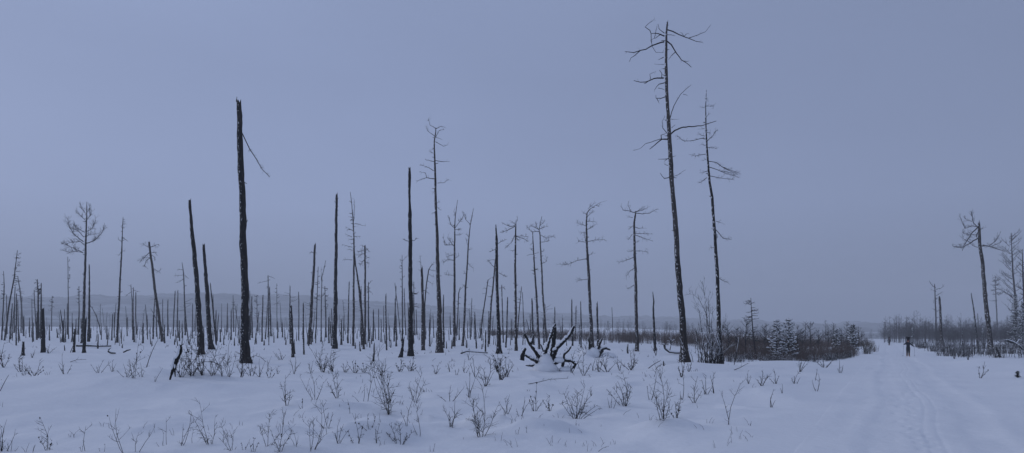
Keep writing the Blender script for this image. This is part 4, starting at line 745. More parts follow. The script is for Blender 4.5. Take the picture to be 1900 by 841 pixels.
for s in [(4, 838, 58, 40, 4, 2), (86, 836, 62, 42, 3, 6), (160, 837, 46, 14, 1, 2), (152, 838, 20, 14, 2, 1), (232, 840, 84, 36, 2, 3, -.25), (252, 838, 46, 40, 2, 2, .5), (310, 825, 50, 12, 1, 1), (300, 828, 25, 24, 2, 2), (335, 827, 56, 26, 3, 2), (356, 823, 28, 10, 1, 1), (390, 825, 82, 42, 4, 6), (430, 836, 54, 44, 3, 5),
    (494, 829, 60, 44, 3, 7), (522, 836, 74, 50, 3, 8, .15), (548, 828, 30, 30, 3, 2), (578, 834, 86, 44, 4, 5), (608, 795, 52, 40, 3, 3), (629, 823, 46, 34, 5, 2), (664, 823, 56, 34, 3, 3), (700, 822, 40, 22, 2, 3), (739, 824, 44, 62, 5, 7), (753, 790, 60, 60, 2, 2), (686, 795, 26, 40, 3, 3),
    (531, 753, 58, 30, 4, 4), (584, 742, 60, 50, 3, 3), (627, 739, 60, 34, 4, 6), (682, 745, 72, 16, 1, 3), (672, 745, 30, 40, 2, 2), (723, 769, 126, 62, 7, 7), (773, 747, 56, 46, 3, 4, .2), (837, 793, 56, 36, 4, 4), (891, 811, 98, 56, 6, 8), (778, 809, 46, 30, 2, 2), (832, 745, 32, 60, 3, 3), (870, 738, 50, 30, 3, 1),
    (901, 717, 54, 40, 4, 6), (930, 705, 40, 34, 7, 6), (600, 691, 56, 40, 7, 5), (618, 690, 40, 24, 4, 4), (940, 768, 36, 34, 4, 3), (965, 772, 36, 30, 3, 2), (992, 763, 52, 34, 4, 3), (1022, 763, 28, 28, 4, 4), (1045, 770, 22, 30, 4, 3), (1069, 777, 62, 96, 11, 6), (1115, 775, 20, 20, 3, 2), (1159, 754, 62, 54, 7, 6), (1135, 757, 24, 24, 3, 1),
    (1230, 778, 92, 52, 6, 7), (1255, 776, 40, 30, 4, 4), (1206, 742, 56, 20, 2, 2), (1289, 748, 50, 34, 3, 5), (1310, 732, 36, 26, 4, 3), (1325, 730, 40, 14, 2, 1), (1352, 788, 74, 66, 2, 3, .25), (1330, 790, 22, 14, 1, 1, -.4), (1125, 690, 38, 50, 5, 4), (1085, 697, 46, 40, 3, 4), (1061, 692, 40, 30, 3, 3), (1171, 687, 42, 46, 6, 5), (1195, 690, 22, 20, 3, 2), (1112, 690, 34, 20, 3, 3),
    (1265, 700, 34, 24, 4, 3), (1240, 690, 26, 20, 3, 3), (1150, 688, 24, 20, 3, 2), (1390, 712, 24, 14, 3, 2), (1412, 716, 30, 30, 5, 5), (1431, 756, 34, 16, 3, 1), (1440, 712, 28, 22, 4, 3), (1466, 767, 32, 18, 3, 2), (1475, 712, 22, 24, 4, 4), (1515, 726, 32, 20, 2, 2), (1512, 706, 22, 8, 1, 3), (1560, 692, 26, 14, 3, 2), (1530, 682, 26, 40, 6, 5), (1484, 690, 30, 26, 5, 2, .3), (1502, 684, 24, 20, 4, 3), (1545, 680, 20, 24, 4, 4), (1575, 690, 16, 20, 3, 3), (1590, 680, 16, 18, 3, 3),
    (1819, 702, 28, 22, 3, 4, .15), (1830, 690, 12, 10, 3, 2), (1756, 667, 20, 20, 4, 3), (1770, 666, 14, 12, 3, 3), (1796, 668, 12, 10, 3, 3),
    (62, 698, 30, 60, 6, 5), (42, 697, 22, 24, 3, 3), (120, 694, 34, 36, 4, 3), (100, 690, 20, 30, 3, 3), (8, 682, 46, 26, 4, 4), (38, 690, 40, 24, 4, 4), (183, 692, 24, 34, 4, 3), (150, 690, 20, 28, 3, 2), (225, 700, 26, 30, 4, 3), (248, 702, 62, 22, 3, 5), (236, 700, 34, 34, 4, 3), (262, 700, 28, 20, 3, 2), (286, 708, 26, 10, 2, 1), (130, 660, 24, 20, 4, 3), (90, 656, 18, 24, 4, 3), (60, 664, 16, 16, 4, 2), (208, 690, 22, 20, 3, 2),
    (336, 700, 70, 46, 6, 5), (356, 697, 58, 50, 8, 5), (376, 696, 74, 40, 7, 5), (395, 697, 50, 44, 6, 4), (414, 698, 70, 24, 3, 4), (426, 699, 78, 26, 4, 4), (446, 700, 60, 30, 4, 4), (466, 698, 40, 40, 4, 4), (482, 700, 34, 30, 3, 3), (498, 690, 30, 16, 2, 2), (515, 694, 16, 12, 3, 1), (500, 702, 20, 16, 3, 3), (565, 690, 26, 22, 3, 3), (545, 694, 34, 30, 3, 2), (577, 692, 20, 20, 3, 3),
    (640, 691, 20, 26, 5, 4), (658, 692, 24, 24, 5, 4), (676, 691, 16, 22, 5, 3), (695, 690, 20, 24, 5, 4), (712, 691, 16, 20, 5, 3), (742, 690, 22, 26, 6, 4), (760, 689, 24, 28, 7, 4), (775, 690, 20, 26, 6, 4), (786, 692, 14, 18, 4, 3), (808, 694, 20, 24, 4, 4), (834, 690, 20, 10, 2, 2), (862, 692, 26, 24, 3, 3), (846, 696, 12, 12, 2, 3), (922, 690, 34, 26, 6, 5), (882, 700, 36, 20, 3, 2), (940, 700, 34, 26, 5, 4),
    (945, 660, 26, 24, 5, 4), (520, 668, 22, 26, 5, 4), (490, 655, 20, 22, 4, 4), (1100, 688, 24, 20, 3, 3), (1217, 660, 22, 18, 3, 3), (1205, 650, 14, 16, 3, 3), (870, 668, 18, 16, 3, 3), (1360, 740, 20, 16, 2, 2), (1400, 740, 18, 10, 2, 2), (1452, 730, 16, 12, 2, 2), (20, 838, 26, 30, 3, 3), (190, 838, 14, 20, 2, 2), (470, 838, 24, 30, 3, 4), (450, 834, 18, 20, 2, 3), (650, 768, 26, 12, 1, 1), (560, 758, 18, 18, 2, 2), (800, 838, 16, 18, 2, 2), (960, 806, 12, 14, 2, 2), (1010, 805, 16, 16, 1, 3), (980, 804, 14, 20, 1, 2), (1180, 760, 16, 18, 2, 2), (1100, 800, 14, 16, 1, 2), (1392, 790, 8, 16, 1, 2), (1265, 742, 44, 10, 2, 2), (1278, 690, 22, 20, 4, 3)]:
    if s[2] < 34 and (int(s[0]) * 13 + int(s[1])) % 5 == 0: continue
    shrub(*s)
stick([(272, 682), (276, 668), (283, 650), (292, 632)], 1.5, 'thin stick leaning right in the snow left of the twisted stump')
stick([(980, 713), (1000, 709), (1020, 704), (1054, 702)], 1.4, 'bare branch lying on the snow in front of the large uprooted stump', ntw=9)
stick([(1203, 684), (1212, 677), (1226, 669)], 1.6, 'stick propped in snow left of the tallest tree')
stick([(1216, 686), (1222, 680), (1230, 676)], 1.1, 'shorter stick beside the propped stick left of the tallest tree')
stick([(1232, 679), (1231, 670)], 3, 'stubby broken stick poking from the snow before the tallest tree', ntw=0)
stick([(392, 655), (408, 663), (422, 676), (430, 690)], 1.5, 'long bowed branch hanging over the shrubs below the leaning poles', ntw=2)
stick([(412, 680), (396, 672), (380, 671), (365, 676)], 1.6, 'arched branch among shrubs below the shorter leaning pole', ntw=2)
stick([(456, 676), (464, 664), (474, 660), (484, 663), (494, 672)], 1.4, 'arched bare branch at the foot of the hanging-branch pole', ntw=6)
stick([(1362, 687), (1374, 682), (1388, 674)], 1.4, 'lying stick right of the tall willow bush', ntw=2)
stick([(336, 674), (345, 684), (353, 699)], 1.6, 'bent stick right beside the twisted burnt stump', ntw=3)
stick([(0, 726), (8, 710), (16, 696)], 1.3, 'pale stick leaning in the snow at the left edge', ntw=0)
stick([(1110, 838), (1118, 832), (1130, 828)], 1.0, 'small stick half buried at the bottom edge', ntw=1)
stick([(130, 672), (142, 668), (160, 667)], 1.2, 'thin branch lying on snow in front of the short burnt post', ntw=4)
# big willow bush before the thin flecked tree
def willow():
    rng = random.Random(77); Y = 44.0; u0, v0 = 1316, 681; o = P(u0, v0, Y); o.z = float(H(o.x, o.y)); k = Y / F; mb = MB()
    main = [[(1313, 682), (1312, 620), (1311, 571), (1307, 545), (1303, 522)], [(1318, 682), (1317, 619), (1309, 578), (1297, 556), (1289, 548), (1278, 545)], [(1316, 682), (1318, 630), (1316, 585), (1314, 548)], [(1320, 682), (1322, 640), (1320, 600), (1323, 575)], [(1310, 682), (1306, 640), (1300, 600), (1296, 570)],
            [(1325, 682), (1332, 650), (1338, 620), (1344, 600)], [(1308, 682), (1300, 655), (1294, 630), (1292, 610)], [(1322, 682), (1340, 655), (1352, 645), (1362, 640)]]
    for pth in main:
        pts = [P(u, v, Y + rng.uniform(-.3, .3) * i / 2) - o for i, (u, v) in enumerate(pth)]; pts, _ = resample(pts, [1] * len(pts), 5 * k); n = len(pts)
        n = max(n, 2); mb.tube(pts, [1.7 * k / 2 * (1 - .7 * i / (n - 1)) for i in range(n)], 5); twigs(mb, pts, rng, 22, 20 * k, .3 * k, .5, 2, .1)
    for i in range(46):
        u = rng.gauss(1318, 17); h = rng.uniform(20, 66); p = P(u, v0, Y) - o; p.y += rng.uniform(-.6, .6); p.z = -.1
        pts = [p, p + Vector((rng.uniform(-6, 6) * k, 0, h * .5 * k)), p + Vector((rng.uniform(-14, 14) * k, rng.uniform(-.3, .3), h * k))]
        mb.tube(pts, [.6 * k, .5 * k, .25 * k], 4); twigs(mb, pts, rng, 7, 12 * k, .28 * k, .4, 1, .1)
    fin(mb.obj('willow_bush', M_branchs, None, o), 'tall bare willow bush between the tallest tree and its thinner neighbour', 'bush')
willow()
def grass_tips():
    rng = random.Random(99); mb = MB()
    for _ in range(1000):
        u = rng.uniform(-20, 1420); v = 640 + 190 * rng.random() ** 1.7
        if vnoise(u / 60, v / 14, 51) < .15 and rng.random() < .93: continue
        if 40 < u < 520 and 712 < v < 775: continue
        Y = flat_Y(u, v); p = P(u, v, Y); p.z = float(H(p.x, p.y))
        for _ in range(rng.choice((1, 1, 2, 3))):
            h = rng.uniform(.04, .2) * (1 if v > 690 else 1.5); d = Vector((rng.gauss(0, .5), rng.gauss(0, .5), 1)) * h
            r_ = max(.004, .55 / F * Y / 2 * 1.3); mb.tube([p - Vector((0, 0, .05)), p + d * .5, p + d * 1.0 + Vector((d.x * .15, 0, 0))], [r_, r_ * .8, r_ * .5], 3); p = p + Vector((rng.uniform(-.12, .12), rng.uniform(-.1, .1), 0))
    fin(mb.obj('grass_tips', M_twig), 'tips of dead grass and twigs pricking through the snow', 'dead grass', None, 'stuff')
grass_tips()
# ---------------------------------------------------------------- brown thicket and far young forest
def bush_mb(seed, h, stems, spread, rng=None, ntw=4, r=.012):
    rng = random.Random(seed); mb = MB()
    for i in range(stems):
        a = rng.uniform(0, 6.28); d = rng.uniform(0, spread); p = Vector((math.cos(a) * d, math.sin(a) * d, -.15)); hh = h * rng.uniform(.55, 1.0); t = Vector((math.cos(a), math.sin(a), 0)) * rng.uniform(0, .35) * hh
        pts = [p, p + t * .4 + Vector((0, 0, hh * .5)), p + t + Vector((rng.uniform(-.1, .1), rng.uniform(-.1, .1), hh))]
        mb.tube(pts, [r * 1.2, r, r * .5], 3); twigs(mb, pts, rng, ntw, hh * .35, r * .6, .5, 1, .15)
    return mb
def scatter(name, variants, places, mat, label, cat):
    """one mass of growth nobody could count"""
    arr = []
    for mb in variants: arr.append((np.array(mb.v), mb.f))
    places = [p for p in places if abs(road_sl(p[0], p[1])[1] - 1) > 4.2 or p[1] > 235]
    vs, fs, off = [], [], 0; rng = random.Random(len(places))
    for (x, y, s) in places:
        V, Fc = arr[rng.randrange(len(arr))]; a = rng.uniform(0, 6.28); c_, s_ = math.cos(a), math.sin(a); Wv = V * s
        vs.append(np.stack([Wv[:, 0] * c_ - Wv[:, 1] * s_ + x, Wv[:, 0] * s_ + Wv[:, 1] * c_ + y, Wv[:, 2] * rng.uniform(.85, 1.15) + float(H(x, y))], 1))
        fs += [tuple(k + off for k in f) for f in Fc]; off += len(V)
    me = bpy.data.meshes.new(name); me.from_pydata(np.concatenate(vs).tolist(), [], fs); me.materials.append(mat); me.update()
    return fin(link(name, me), label, cat, None, 'stuff')
rg = random.Random(21)
bv = [bush_mb(100 + i, 2.3, 26, 1.1, ntw=5) for i in range(4)]
pl = []
for _ in range(640):                              # far band behind the trees
    u = rg.uniform(900, 1640); lo = np.interp(u, [900, 960, 1060, 1200, 1340, 1640], [190, 160, 125, 100, 84, 120]); Y = lo + 75 * rg.random(); pl.append(((u - CX) / F * Y, Y, rg.uniform(.45, 1.0) * (1.3 if rg.random() < .12 else 1)))
scatter('willow_thicket', bv, pl, M_willow, 'dense brown thicket of bare willow beyond the dead trees', 'thicket')
pl = []
for _ in range(200):                               # nearer bushes towards the track
    u = rg.uniform(1335, 1632)
    if u > 1540 and rg.random() < (u - 1540) / 130: continue
    Y = np.interp(u, [1335, 1440, 1560, 1632], [58, 60, 72, 84]) + rg.triangular(-4, 27, 8); pl.append(((u - CX) / F * Y, Y, rg.uniform(.35, .85) * (1.35 if rg.random() < .15 else 1.0) * (1.0 if u < 1580 else .8)))
scatter('willow_scrub', [bush_mb(140 + i, 2.2, 24, 1.0, ntw=6, r=.010) for i in range(4)], pl, M_willow, 'tangled reddish brown scrub along the left side of the track', 'thicket')
# snowy low brush right of the track and near the scrub foot
pl = []
for _ in range(130):
    u = rg.uniform(1690, 1915); Y = np.interp(u, [1690, 1760, 1915], [95, 82, 76]) + rg.uniform(0, 60); pl.append(((u - CX) / F * Y, Y, rg.uniform(.45, 1.0)))
for _ in range(70):
    u = rg.uniform(1345, 1610); Y = np.interp(u, [1345, 1440, 1560, 1632], [54, 56, 66, 80]) + rg.uniform(0, 8); pl.append(((u - CX) / F * Y, Y, rg.uniform(.25, .5)))
scatter('snowy_brush', [bush_mb(180 + i, 1.7, 16, 1.2, ntw=7, r=.021) for i in range(4)], pl, M_branchs, 'low brush caught with snow along both sides of the track', 'brush')
e = link('willow_bush', bush_mb(300, 1.75, 70, .55, ntw=8, r=.009).mesh('willow_bush', M_willow2), None); p = P(1609, 657, hit(1609, 657)); e.location = p
fin(e, 'rounded olive-brown bush at the edge of the track', 'bush')
for (u, v, h, lab) in ((1622, 653, 1.2, 'small low bush right of the rounded olive-brown bush'), (1565, 664, 1.9, 'dark bare bush standing forward of the scrub left of the rounded bush'), (1470, 668, 1.9, 'bare bush at the foot of the taller frosted pine'), (1372, 660, 2.0, 'bare bush left of the larch sapling')):
    e = link('willow_bush', bush_mb(int(u), h, 34, .6, ntw=7, r=.010).mesh('willow_bush', M_willow), None); e.location = P(u, v, hit(u, v)); fin(e, lab, 'bush')
def young_tree(seed, h):
    rng = random.Random(seed); mb = MB(); x = rng.uniform(-.04, .04) * h
    pts = [Vector((0, 0, -.3)), Vector((x * .3, 0, h * .4)), Vector((x, 0, h * .75)), Vector((x * .8, 0, h))]; mb.tube(pts, [.055, .045, .028, .01], 5)
    for i in range(26):
        z = rng.uniform(.2, .97) * h; a = rng.uniform(0, 6.28); l = (h - z) * rng.uniform(.25, .5) + .35; d = Vector((math.cos(a), math.sin(a), rng.uniform(.4, 1.1))).normalized(); p = Vector((x * z / h, 0, z))
        pp = [p, p + d * l * .5, p + d * l + Vector((0, 0, .1 * l))]; mb.tube(pp, [.022, .017, .009], 3); twigs(mb, pp, rng, 4, l * .5, .009, .35, 1, .2)
    return mb
yv = [young_tree(400 + i, 6.0 + .35 * i) for i in range(8)]; ym = [m_.mesh('young_birch', M_birch) for m_ in yv]
n = 0
while n < 120:
    u = rg.uniform(1646, 1925); Y = np.interp(u, [1640, 1700, 1925], [215, 150, 110]) + rg.uniform(0, 90)
    x = (u - CX) / F * Y
    if abs(road_sl(x, Y)[1] - 1) < 4: continue
    s = rg.uniform(.6, 1.05) * np.interp(Y, [110, 260], [.62, 1.0])
    o = link('young_birch', ym[n % 8], None, (x, Y, float(H(x, Y))), rg.uniform(0, 6.28), s)
    fin(o, 'slim grey young birch, one of the pale wood along the right of the track', 'tree', 'young birches in the wood right of the track'); n += 1
pl = [((u - CX) / F * Y, Y, rg.uniform(.5, 1.3)) for u, Y in ((rg.uniform(1640, 1960), rg.uniform(235, 330)) for _ in range(560))]
scatter('birch_wood', yv, pl, M_birch, 'far grey wood of young birches closing the view on the right', 'wood')
pl = [((u - CX) / F * Y, Y, rg.uniform(.5, 1.0)) for u, Y in ((rg.uniform(940, 1640), rg.uniform(380, 520)) for _ in range(260))]
scatter('far_tree_line', yv, pl, M_birch, 'faint far tree line below the hazy hill', 'wood')
for (u, v, tv, lab) in ((1493, 655, 598, 'bare young tree poking above the scrub right of the frosted pines'), (1531, 640, 594, 'faint bare tree above the middle of the scrub'), (1702, 640, 575, 'bare plume-topped tree above the birch wood right of the skiers'), (1662, 636, 583, 'faint thin tree above the left end of the birch wood'), (1128, 620, 596, 'faint upright tree far behind the smaller uprooted stump'), (1238, 622, 596, 'faint upright tree far behind the tallest tree'), (1420, 655, 600, 'bare young tree between the larch sapling and frosted pines'), (1880, 640, 585, 'bare young tree in the brush before the snowy spruce')):
    Y = hit(u, v); Y = min(Y, 330); p = P(u, v, Y); p.z = float(H(p.x, p.y)); h = CZ + (HZ - tv) / F * Y - p.z
    fin(young_tree(int(u), h).obj('bare_tree', M_birch, None, p), lab, 'tree')
# ---------------------------------------------------------------- snow-dusted conifers
def conifer(u, v, tv, wpx, label, dense=1.0, seed=1, snow=.5, name='young_pine', Yb=None):
    rng = random.Random(seed); Y = Yb or hit(u, v); k = Y / F; o = P(u, v, Y); o.z = float(H(o.x, o.y)); h = CZ + (HZ - tv) / F * Y - o.z; rw = wpx * k / 2
    e = bpy.data.objects.new(name, None); COL.objects.link(e); e.location = o; fin(e, label, 'conifer')
    t = MB(); t.tube([Vector((0, 0, -.3)), Vector((0, 0, h * .5)), Vector((.03, 0, h))], [.012 * h + .03, .008 * h + .02, .008], 7); t.obj('trunk', M_bark, e)
    lf, sn = MB(), MB(); z = h * .06
    while z < h * .985:
        f = z / h; R = rw * (1 - f) ** (.75 if name != 'young_pine' else .42) * rng.uniform(.5, 1.1) + .05 * h * .3
        nb = max(4, int(8 * dense))
        for i in range(nb):
            a = 6.283 * i / nb + rng.uniform(-.35, .35); l = R * rng.uniform(.6, 1.1); d = Vector((math.cos(a), math.sin(a), 0)); dz = rng.uniform(-.3, .25) if name != 'young_pine' else rng.uniform(.1, .7)
            p = Vector((0, 0, z + rng.uniform(-.02, .02) * h)); pts = [p, p + d * l * .5 + Vector((0, 0, dz * l * .3)), p + d * l + Vector((0, 0, dz * l * .7))]
            lf.tube(pts, [.012, .009, .004], 3)
            for s in range(max(4, int(l / .07))):
                tt = rng.uniform(.15, 1.0); c = pts[0].lerp(pts[1], tt * 2) if tt < .5 else pts[1].lerp(pts[2], tt * 2 - 1)
                for _ in range(3):
                    q1 = (rdir(rng) + d * .6).normalized() * rng.uniform(.08, .2) * min(1.3, .25 + h / 4); q2 = rdir(rng) * .03 * min(1.2, .25 + h / 4)
                    b0 = len(lf.v); lf.v += [tuple(c - q2), tuple(c + q2), tuple(c + q1)]; lf.f.append((b0, b0 + 1, b0 + 2)); lf.m.append(0)
                if rng.random() < snow * .55: 
                    r = rng.uniform(.03, .085) * min(1.2, .2 + h / 4); sn.blob(c + Vector((0, 0, .04)), r * 1.4, r * 1.4, r * .7, 5, 4, .25, rng=rng)
        z += h * rng.uniform(.045, .07) / dense ** .5
    fin(lf.obj('foliage', M_needle, e, smooth=False), kind='stuff'); fin(sn.obj('snow_clumps', M_snow, e), kind='stuff'); return e
for i, (u, v, h) in enumerate([(1352, 662, 3.4), (1366, 660, 2.8), (1383, 664, 3.8), (1398, 658, 3.0), (1418, 660, 3.4), (1432, 655, 2.6), (1480, 664, 3.6), (1490, 658, 3.0), (1505, 660, 4.2), (1518, 655, 3.0), (1537, 655, 3.6), (1546, 652, 4.0), (1562, 656, 3.2), (1572, 650, 4.0), (1592, 652, 3.4), (1598, 648, 3.0)]):
    o = young_tree(700 + i, h).obj('bare_sapling', M_twig, None, P(u, v, hit(u, v))); fin(o, 'bare twiggy sapling standing up out of the brown scrub left of the track', 'sapling', 'bare saplings in the brown scrub')
conifer(1441, 668, 593, 40, 'shorter frosted young pine, left one of two side by side', seed=4, dense=.75, snow=.85)
conifer(1463, 669, 589, 42, 'taller frosted young pine, right one of two side by side', seed=5, dense=.75, snow=.85)
conifer(1582, 656, 601, 30, 'small dark young pine rising from the scrub near the track', seed=6, snow=.3)
conifer(1552, 656, 609, 26, 'low young pine hidden in the middle of the scrub', seed=7, snow=.5)
conifer(1884, 646, 544, 34, 'snow-dusted spruce at the right edge', seed=8, dense=1.7, snow=.28, name='spruce')
conifer(1897, 645, 560, 26, 'smaller snowy spruce touching the right one at the edge', seed=9, dense=1.5, snow=.28, name='spruce')
conifer(1693, 640, 606, 10, 'tiny dark spruce right behind the skiers', seed=10, snow=.3, name='spruce')
conifer(1824, 640, 600, 12, 'small snowy spruce behind the leaning tree by the track', seed=11, snow=.6, name='spruce')
conifer(1888, 701, 689, 14, 'dark green pine tip poking from the snow at the right edge', seed=12, snow=0, dense=.3)
# ---------------------------------------------------------------- skiers
M_jacket = mat_plain("dark_jacket", (0.014, 0.016, 0.026), .8); M_trouser = mat_plain("dark_trousers", (0.013, 0.013, 0.016), .8); M_gaiter = mat_plain("brown_gaiters", (0.13, 0.06, 0.03), .8)
M_skin = mat_plain("skin", (0.45, 0.24, 0.17), .6, .1); M_hat = mat_plain("maroon_hat", (0.10, 0.025, 0.025), .9); M_glove = mat_plain("black_gloves", (0.012, 0.012, 0.013), .7); M_pack = mat_plain("dark_pack", (0.012, 0.012, 0.015), .85); M_packr = mat_plain("pack_side", (0.09, 0.022, 0.02), .85)
M_ski = mat_plain("orange_ski", (0.42, 0.18, 0.06), .4, .1); M_pole = mat_plain("ski_pole", (0.10, 0.10, 0.11), .4); M_eye = mat_plain("eye", (0.02, 0.02, 0.02), .3)
M_boot = mat_plain("brown_boots", (0.06, 0.035, 0.025), .6)
def skin_body(name, verts, edges, radii, root, mats, parent, pick):
    me = bpy.data.meshes.new(name); me.from_pydata(verts, edges, []); o = bpy.data.objects.new(name, me); COL.objects.link(o)
    sm = o.modifiers.new('skin', 'SKIN'); sm.use_smooth_shade = True; ss = o.modifiers.new('sub', 'SUBSURF'); ss.levels = ss.render_levels = 2
    for i, v in enumerate(me.skin_vertices[0].data): v.radius = (radii[i][0], radii[i][1]) if isinstance(radii[i], tuple) else (radii[i], radii[i]); v.use_root = i == root
    dg = bpy.context.evaluated_depsgraph_get(); nm = bpy.data.meshes.new_from_object(o.evaluated_get(dg)); bpy.data.objects.remove(o)
    nm.name = name; nm.materials.clear()
    for mt in mats: nm.materials.append(mt)
    for p in nm.polygons: p.material_index = pick(p.center); p.use_smooth = True
    return link(name, nm, parent)
def skier(u, v, label, seed, hands, rz, stride):
    Y = hit(u, v); o = P(u, v, Y); o.z = road_z(o.x, o.y) + .02
    e = bpy.data.objects.new('person', None); COL.objects.link(e); e.location = o; e.rotation_euler = (0, 0, rz); fin(e, label, 'person', 'skiers on the snowy track')
    # facing -Y; pelvis root; leaning slightly forward under the load
    V = [(0, 0, .93), (0, -.03, 1.10), (0, -.07, 1.28), (0, -.10, 1.42), (0, -.13, 1.50), (0, -.16, 1.57)]; R = [(.19, .14), (.18, .135), (.205, .14), (.165, .11), (.06, .06), (.055, .06)]
    E = [(0, 1), (1, 2), (2, 3), (3, 4), (4, 5)]
    hp = []
    for s in (-1, 1):
        b = len(V); st = stride * s
        V += [(s * .10, 0, .86), (s * .095, -.10 * (1 if st < 0 else .3) - .02, .50), (s * .10, -st * .9, .12), (s * .10, -st * .9 - .02, .055), (s * .10, -st * .9 - .15, .04)]; R += [(.125, .125), (.092, .095), (.075, .078), (.065, .065), (.05, .045)]
        E += [(0, b), (b, b + 1), (b + 1, b + 2), (b + 2, b + 3), (b + 3, b + 4)]
        b = len(V); hx, hy, hz = hands[0 if s < 0 else 1]
        ex, ey, ez = s * .36 , hy * .4 + .04, (1.40 + hz) / 2 - .03
        if abs(hx) > .5: ex = s * .40; ez = 1.20
        V += [(s * .20, -.09, 1.40), (ex, ey, ez), (hx, hy, hz)]; R += [(.09, .09), (.072, .072), (.055, .055)]
        E += [(3, b), (b, b + 1), (b + 1, b + 2)]; hp.append((s, Vector((hx, hy, hz)), (Vector((hx, hy, hz)) - Vector((ex, ey, ez))).normalized()))
    def pick(c): return 2 if c.z < .10 else (1 if c.z < .38 else (3 if c.z < .92 else 0))
    body = skin_body('body', V, E, R, 0, [M_jacket, M_gaiter, M_boot, M_trouser], e, pick)
    # gloved hands: palm, four unequal curled fingers, a thumb off the side
    for s, w, d in hp:
        V2 = [tuple(w - d * .01), tuple(w + d * .04), tuple(w + d * .085)]; R2 = [(.03, .03), (.036, .022), (.036, .02)]; E2 = [(0, 1), (1, 2)]
        fw = Vector((0, -1, -.25)).normalized(); side = d.cross(fw).normalized(); curl = fw
        for i, ln in enumerate((.066, .076, .07, .054)):
            b = len(V2); p = w + d * .085 + side * (i - 1.5) * .02
            V2 += [tuple(p), tuple(p + (d * .6 + curl * .7) * ln * .55), tuple(p + (curl * 1.0 - d * .1) * ln * .9 + d * .015), tuple(p + (curl * .9 - d * .75) * ln * .8)]; R2 += [.0105, .0100, .0092, .008]; E2 += [(2, b), (b, b + 1), (b + 1, b + 2), (b + 2, b + 3)]
        b = len(V2); p = w + d * .03 - side * .034; V2 += [tuple(p), tuple(p + (-side * .5 + curl * .6 + d * .4) * .035), tuple(p + (curl * 1.0 + d * .5) * .055)]; R2 += [.012, .011, .009]; E2 += [(1, b), (b, b + 1), (b + 1, b + 2)]
        skin_body('hand', V2, E2, R2, 1, [M_glove], e, lambda c: 0)
    # head with face
    h = MB(); c = Vector((0, -.19, 1.655)); h.blob(c, .074, .092, .115, 16, 12, 0)
    h.tube([c + Vector((0, -.083, .015)), c + Vector((0, -.112, -.025)), c + Vector((0, -.085, -.032))], [.009, .015, .010], 6)
    for s in (-1, 1): h.blob(c + Vector((s * .076, .01, -.005)), .012, .024, .033, 6, 5, 0)
    h.blob(c + Vector((0, -.05, -.088)), .04, .04, .03, 8, 6, 0)
    hd = h.obj('head', M_skin, e)
    for s in (-1, 1):
        y = MB(); y.blob(c + Vector((s * .030, -.082, .008)), .012, .007, .008, 6, 4, 0); y.obj('eye', M_eye, hd)
    mo = MB(); mo.blob(c + Vector((0, -.083, -.058)), .024, .008, .007, 8, 4, 0); mo.obj('mouth', M_hat, hd)
    ht = MB(); ht.blob(c + Vector((0, .012, .045)), .088, .10, .095, 14, 9, .02); ht.tube([c + Vector((math.cos(a) * .088, .012 + math.sin(a) * .10, .045)) for a in np.linspace(0, 6.283, 15)], [.016] * 15, 6); ht.obj('hat', M_hat, hd)
    mw = Matrix.Translation(o) @ Matrix.Rotation(rz, 4, 'Z')
    # tall backpack
    pk = bpy.data.objects.new('backpack', None); COL.objects.link(pk); pk.location = mw @ Vector((0, .10, 1.0)); pk.rotation_euler = (math.radians(6), 0, rz); fin(pk, 'tall dark backpack carried by ' + ('the nearer skier' if seed == 1 else 'the far skier'), 'backpack', 'backpacks carried by the skiers')
    b = MB(); b.tube([Vector((0, .06, -.05)), Vector((0, .06, .0)), Vector((0, .07, .40)), Vector((0, .06, .85)), Vector((0, .05, .93))], [.10, .17, .19, .17, .10], 10); b.obj('pack_bag', M_pack, pk)
    b = MB(); b.tube([Vector((-.19, .05, 1.03)), Vector((-.16, .05, 1.02)), Vector((.16, .05, 1.03)), Vector((.19, .05, 1.03))], [.08, .12, .12, .08], 9); b.obj('bedroll', M_pack, pk)
    b = MB(); b.blob((-.17, .05, .42), .05, .08, .16, 8, 6, .05); b.obj('side_pocket', M_packr, pk)
    for s in (-1, 1):
        b = MB(); b.tube([Vector((s * .11, -.04, .50)), Vector((s * .12, -.16, .47)), Vector((s * .12, -.33, .36)), Vector((s * .13, -.30, .22)), Vector((s * .15, -.10, .08))], [.018] * 5, 5); b.obj('strap', M_pack, pk)
    # skis and poles
    for s, nm in ((-1, 'right'), (1, 'left')):
        st = stride * s; b = MB(); n = 14
        cen = Vector((s * .12, -st * .9 - .10, 0))
        for i in range(n):
            t = i / (n - 1); yy = .95 - 1.9 * t; zz = .012 + (max(0, (t - .88) / .12) ** 2) * .11; wd = .04 * (1 - .75 * max(0, (t - .92) / .08)) + .006 * math.cos(t * 6.28)
            for (dx, dz) in ((-wd, 0), (wd, 0), (wd, .014), (-wd, .014)): b.v.append((dx, yy, zz + dz))
        for i in range(n - 1):
            for kx in range(4): b.f.append((i * 4 + kx, i * 4 + (kx + 1) % 4, i * 4 + 4 + (kx + 1) % 4, i * 4 + 4 + kx)); b.m.append(0)
        b.f += [(0, 1, 2, 3), tuple(n * 4 - 4 + k for k in (3, 2, 1, 0))]; b.m += [0, 0]
        so_ = b.obj('ski', M_ski, None, mw @ cen); so_.rotation_euler = (0, 0, rz); fin(so_, 'orange ski under the %s foot of the %s skier' % (nm, 'nearer' if seed == 1 else 'far'), 'ski', 'skis under the skiers')
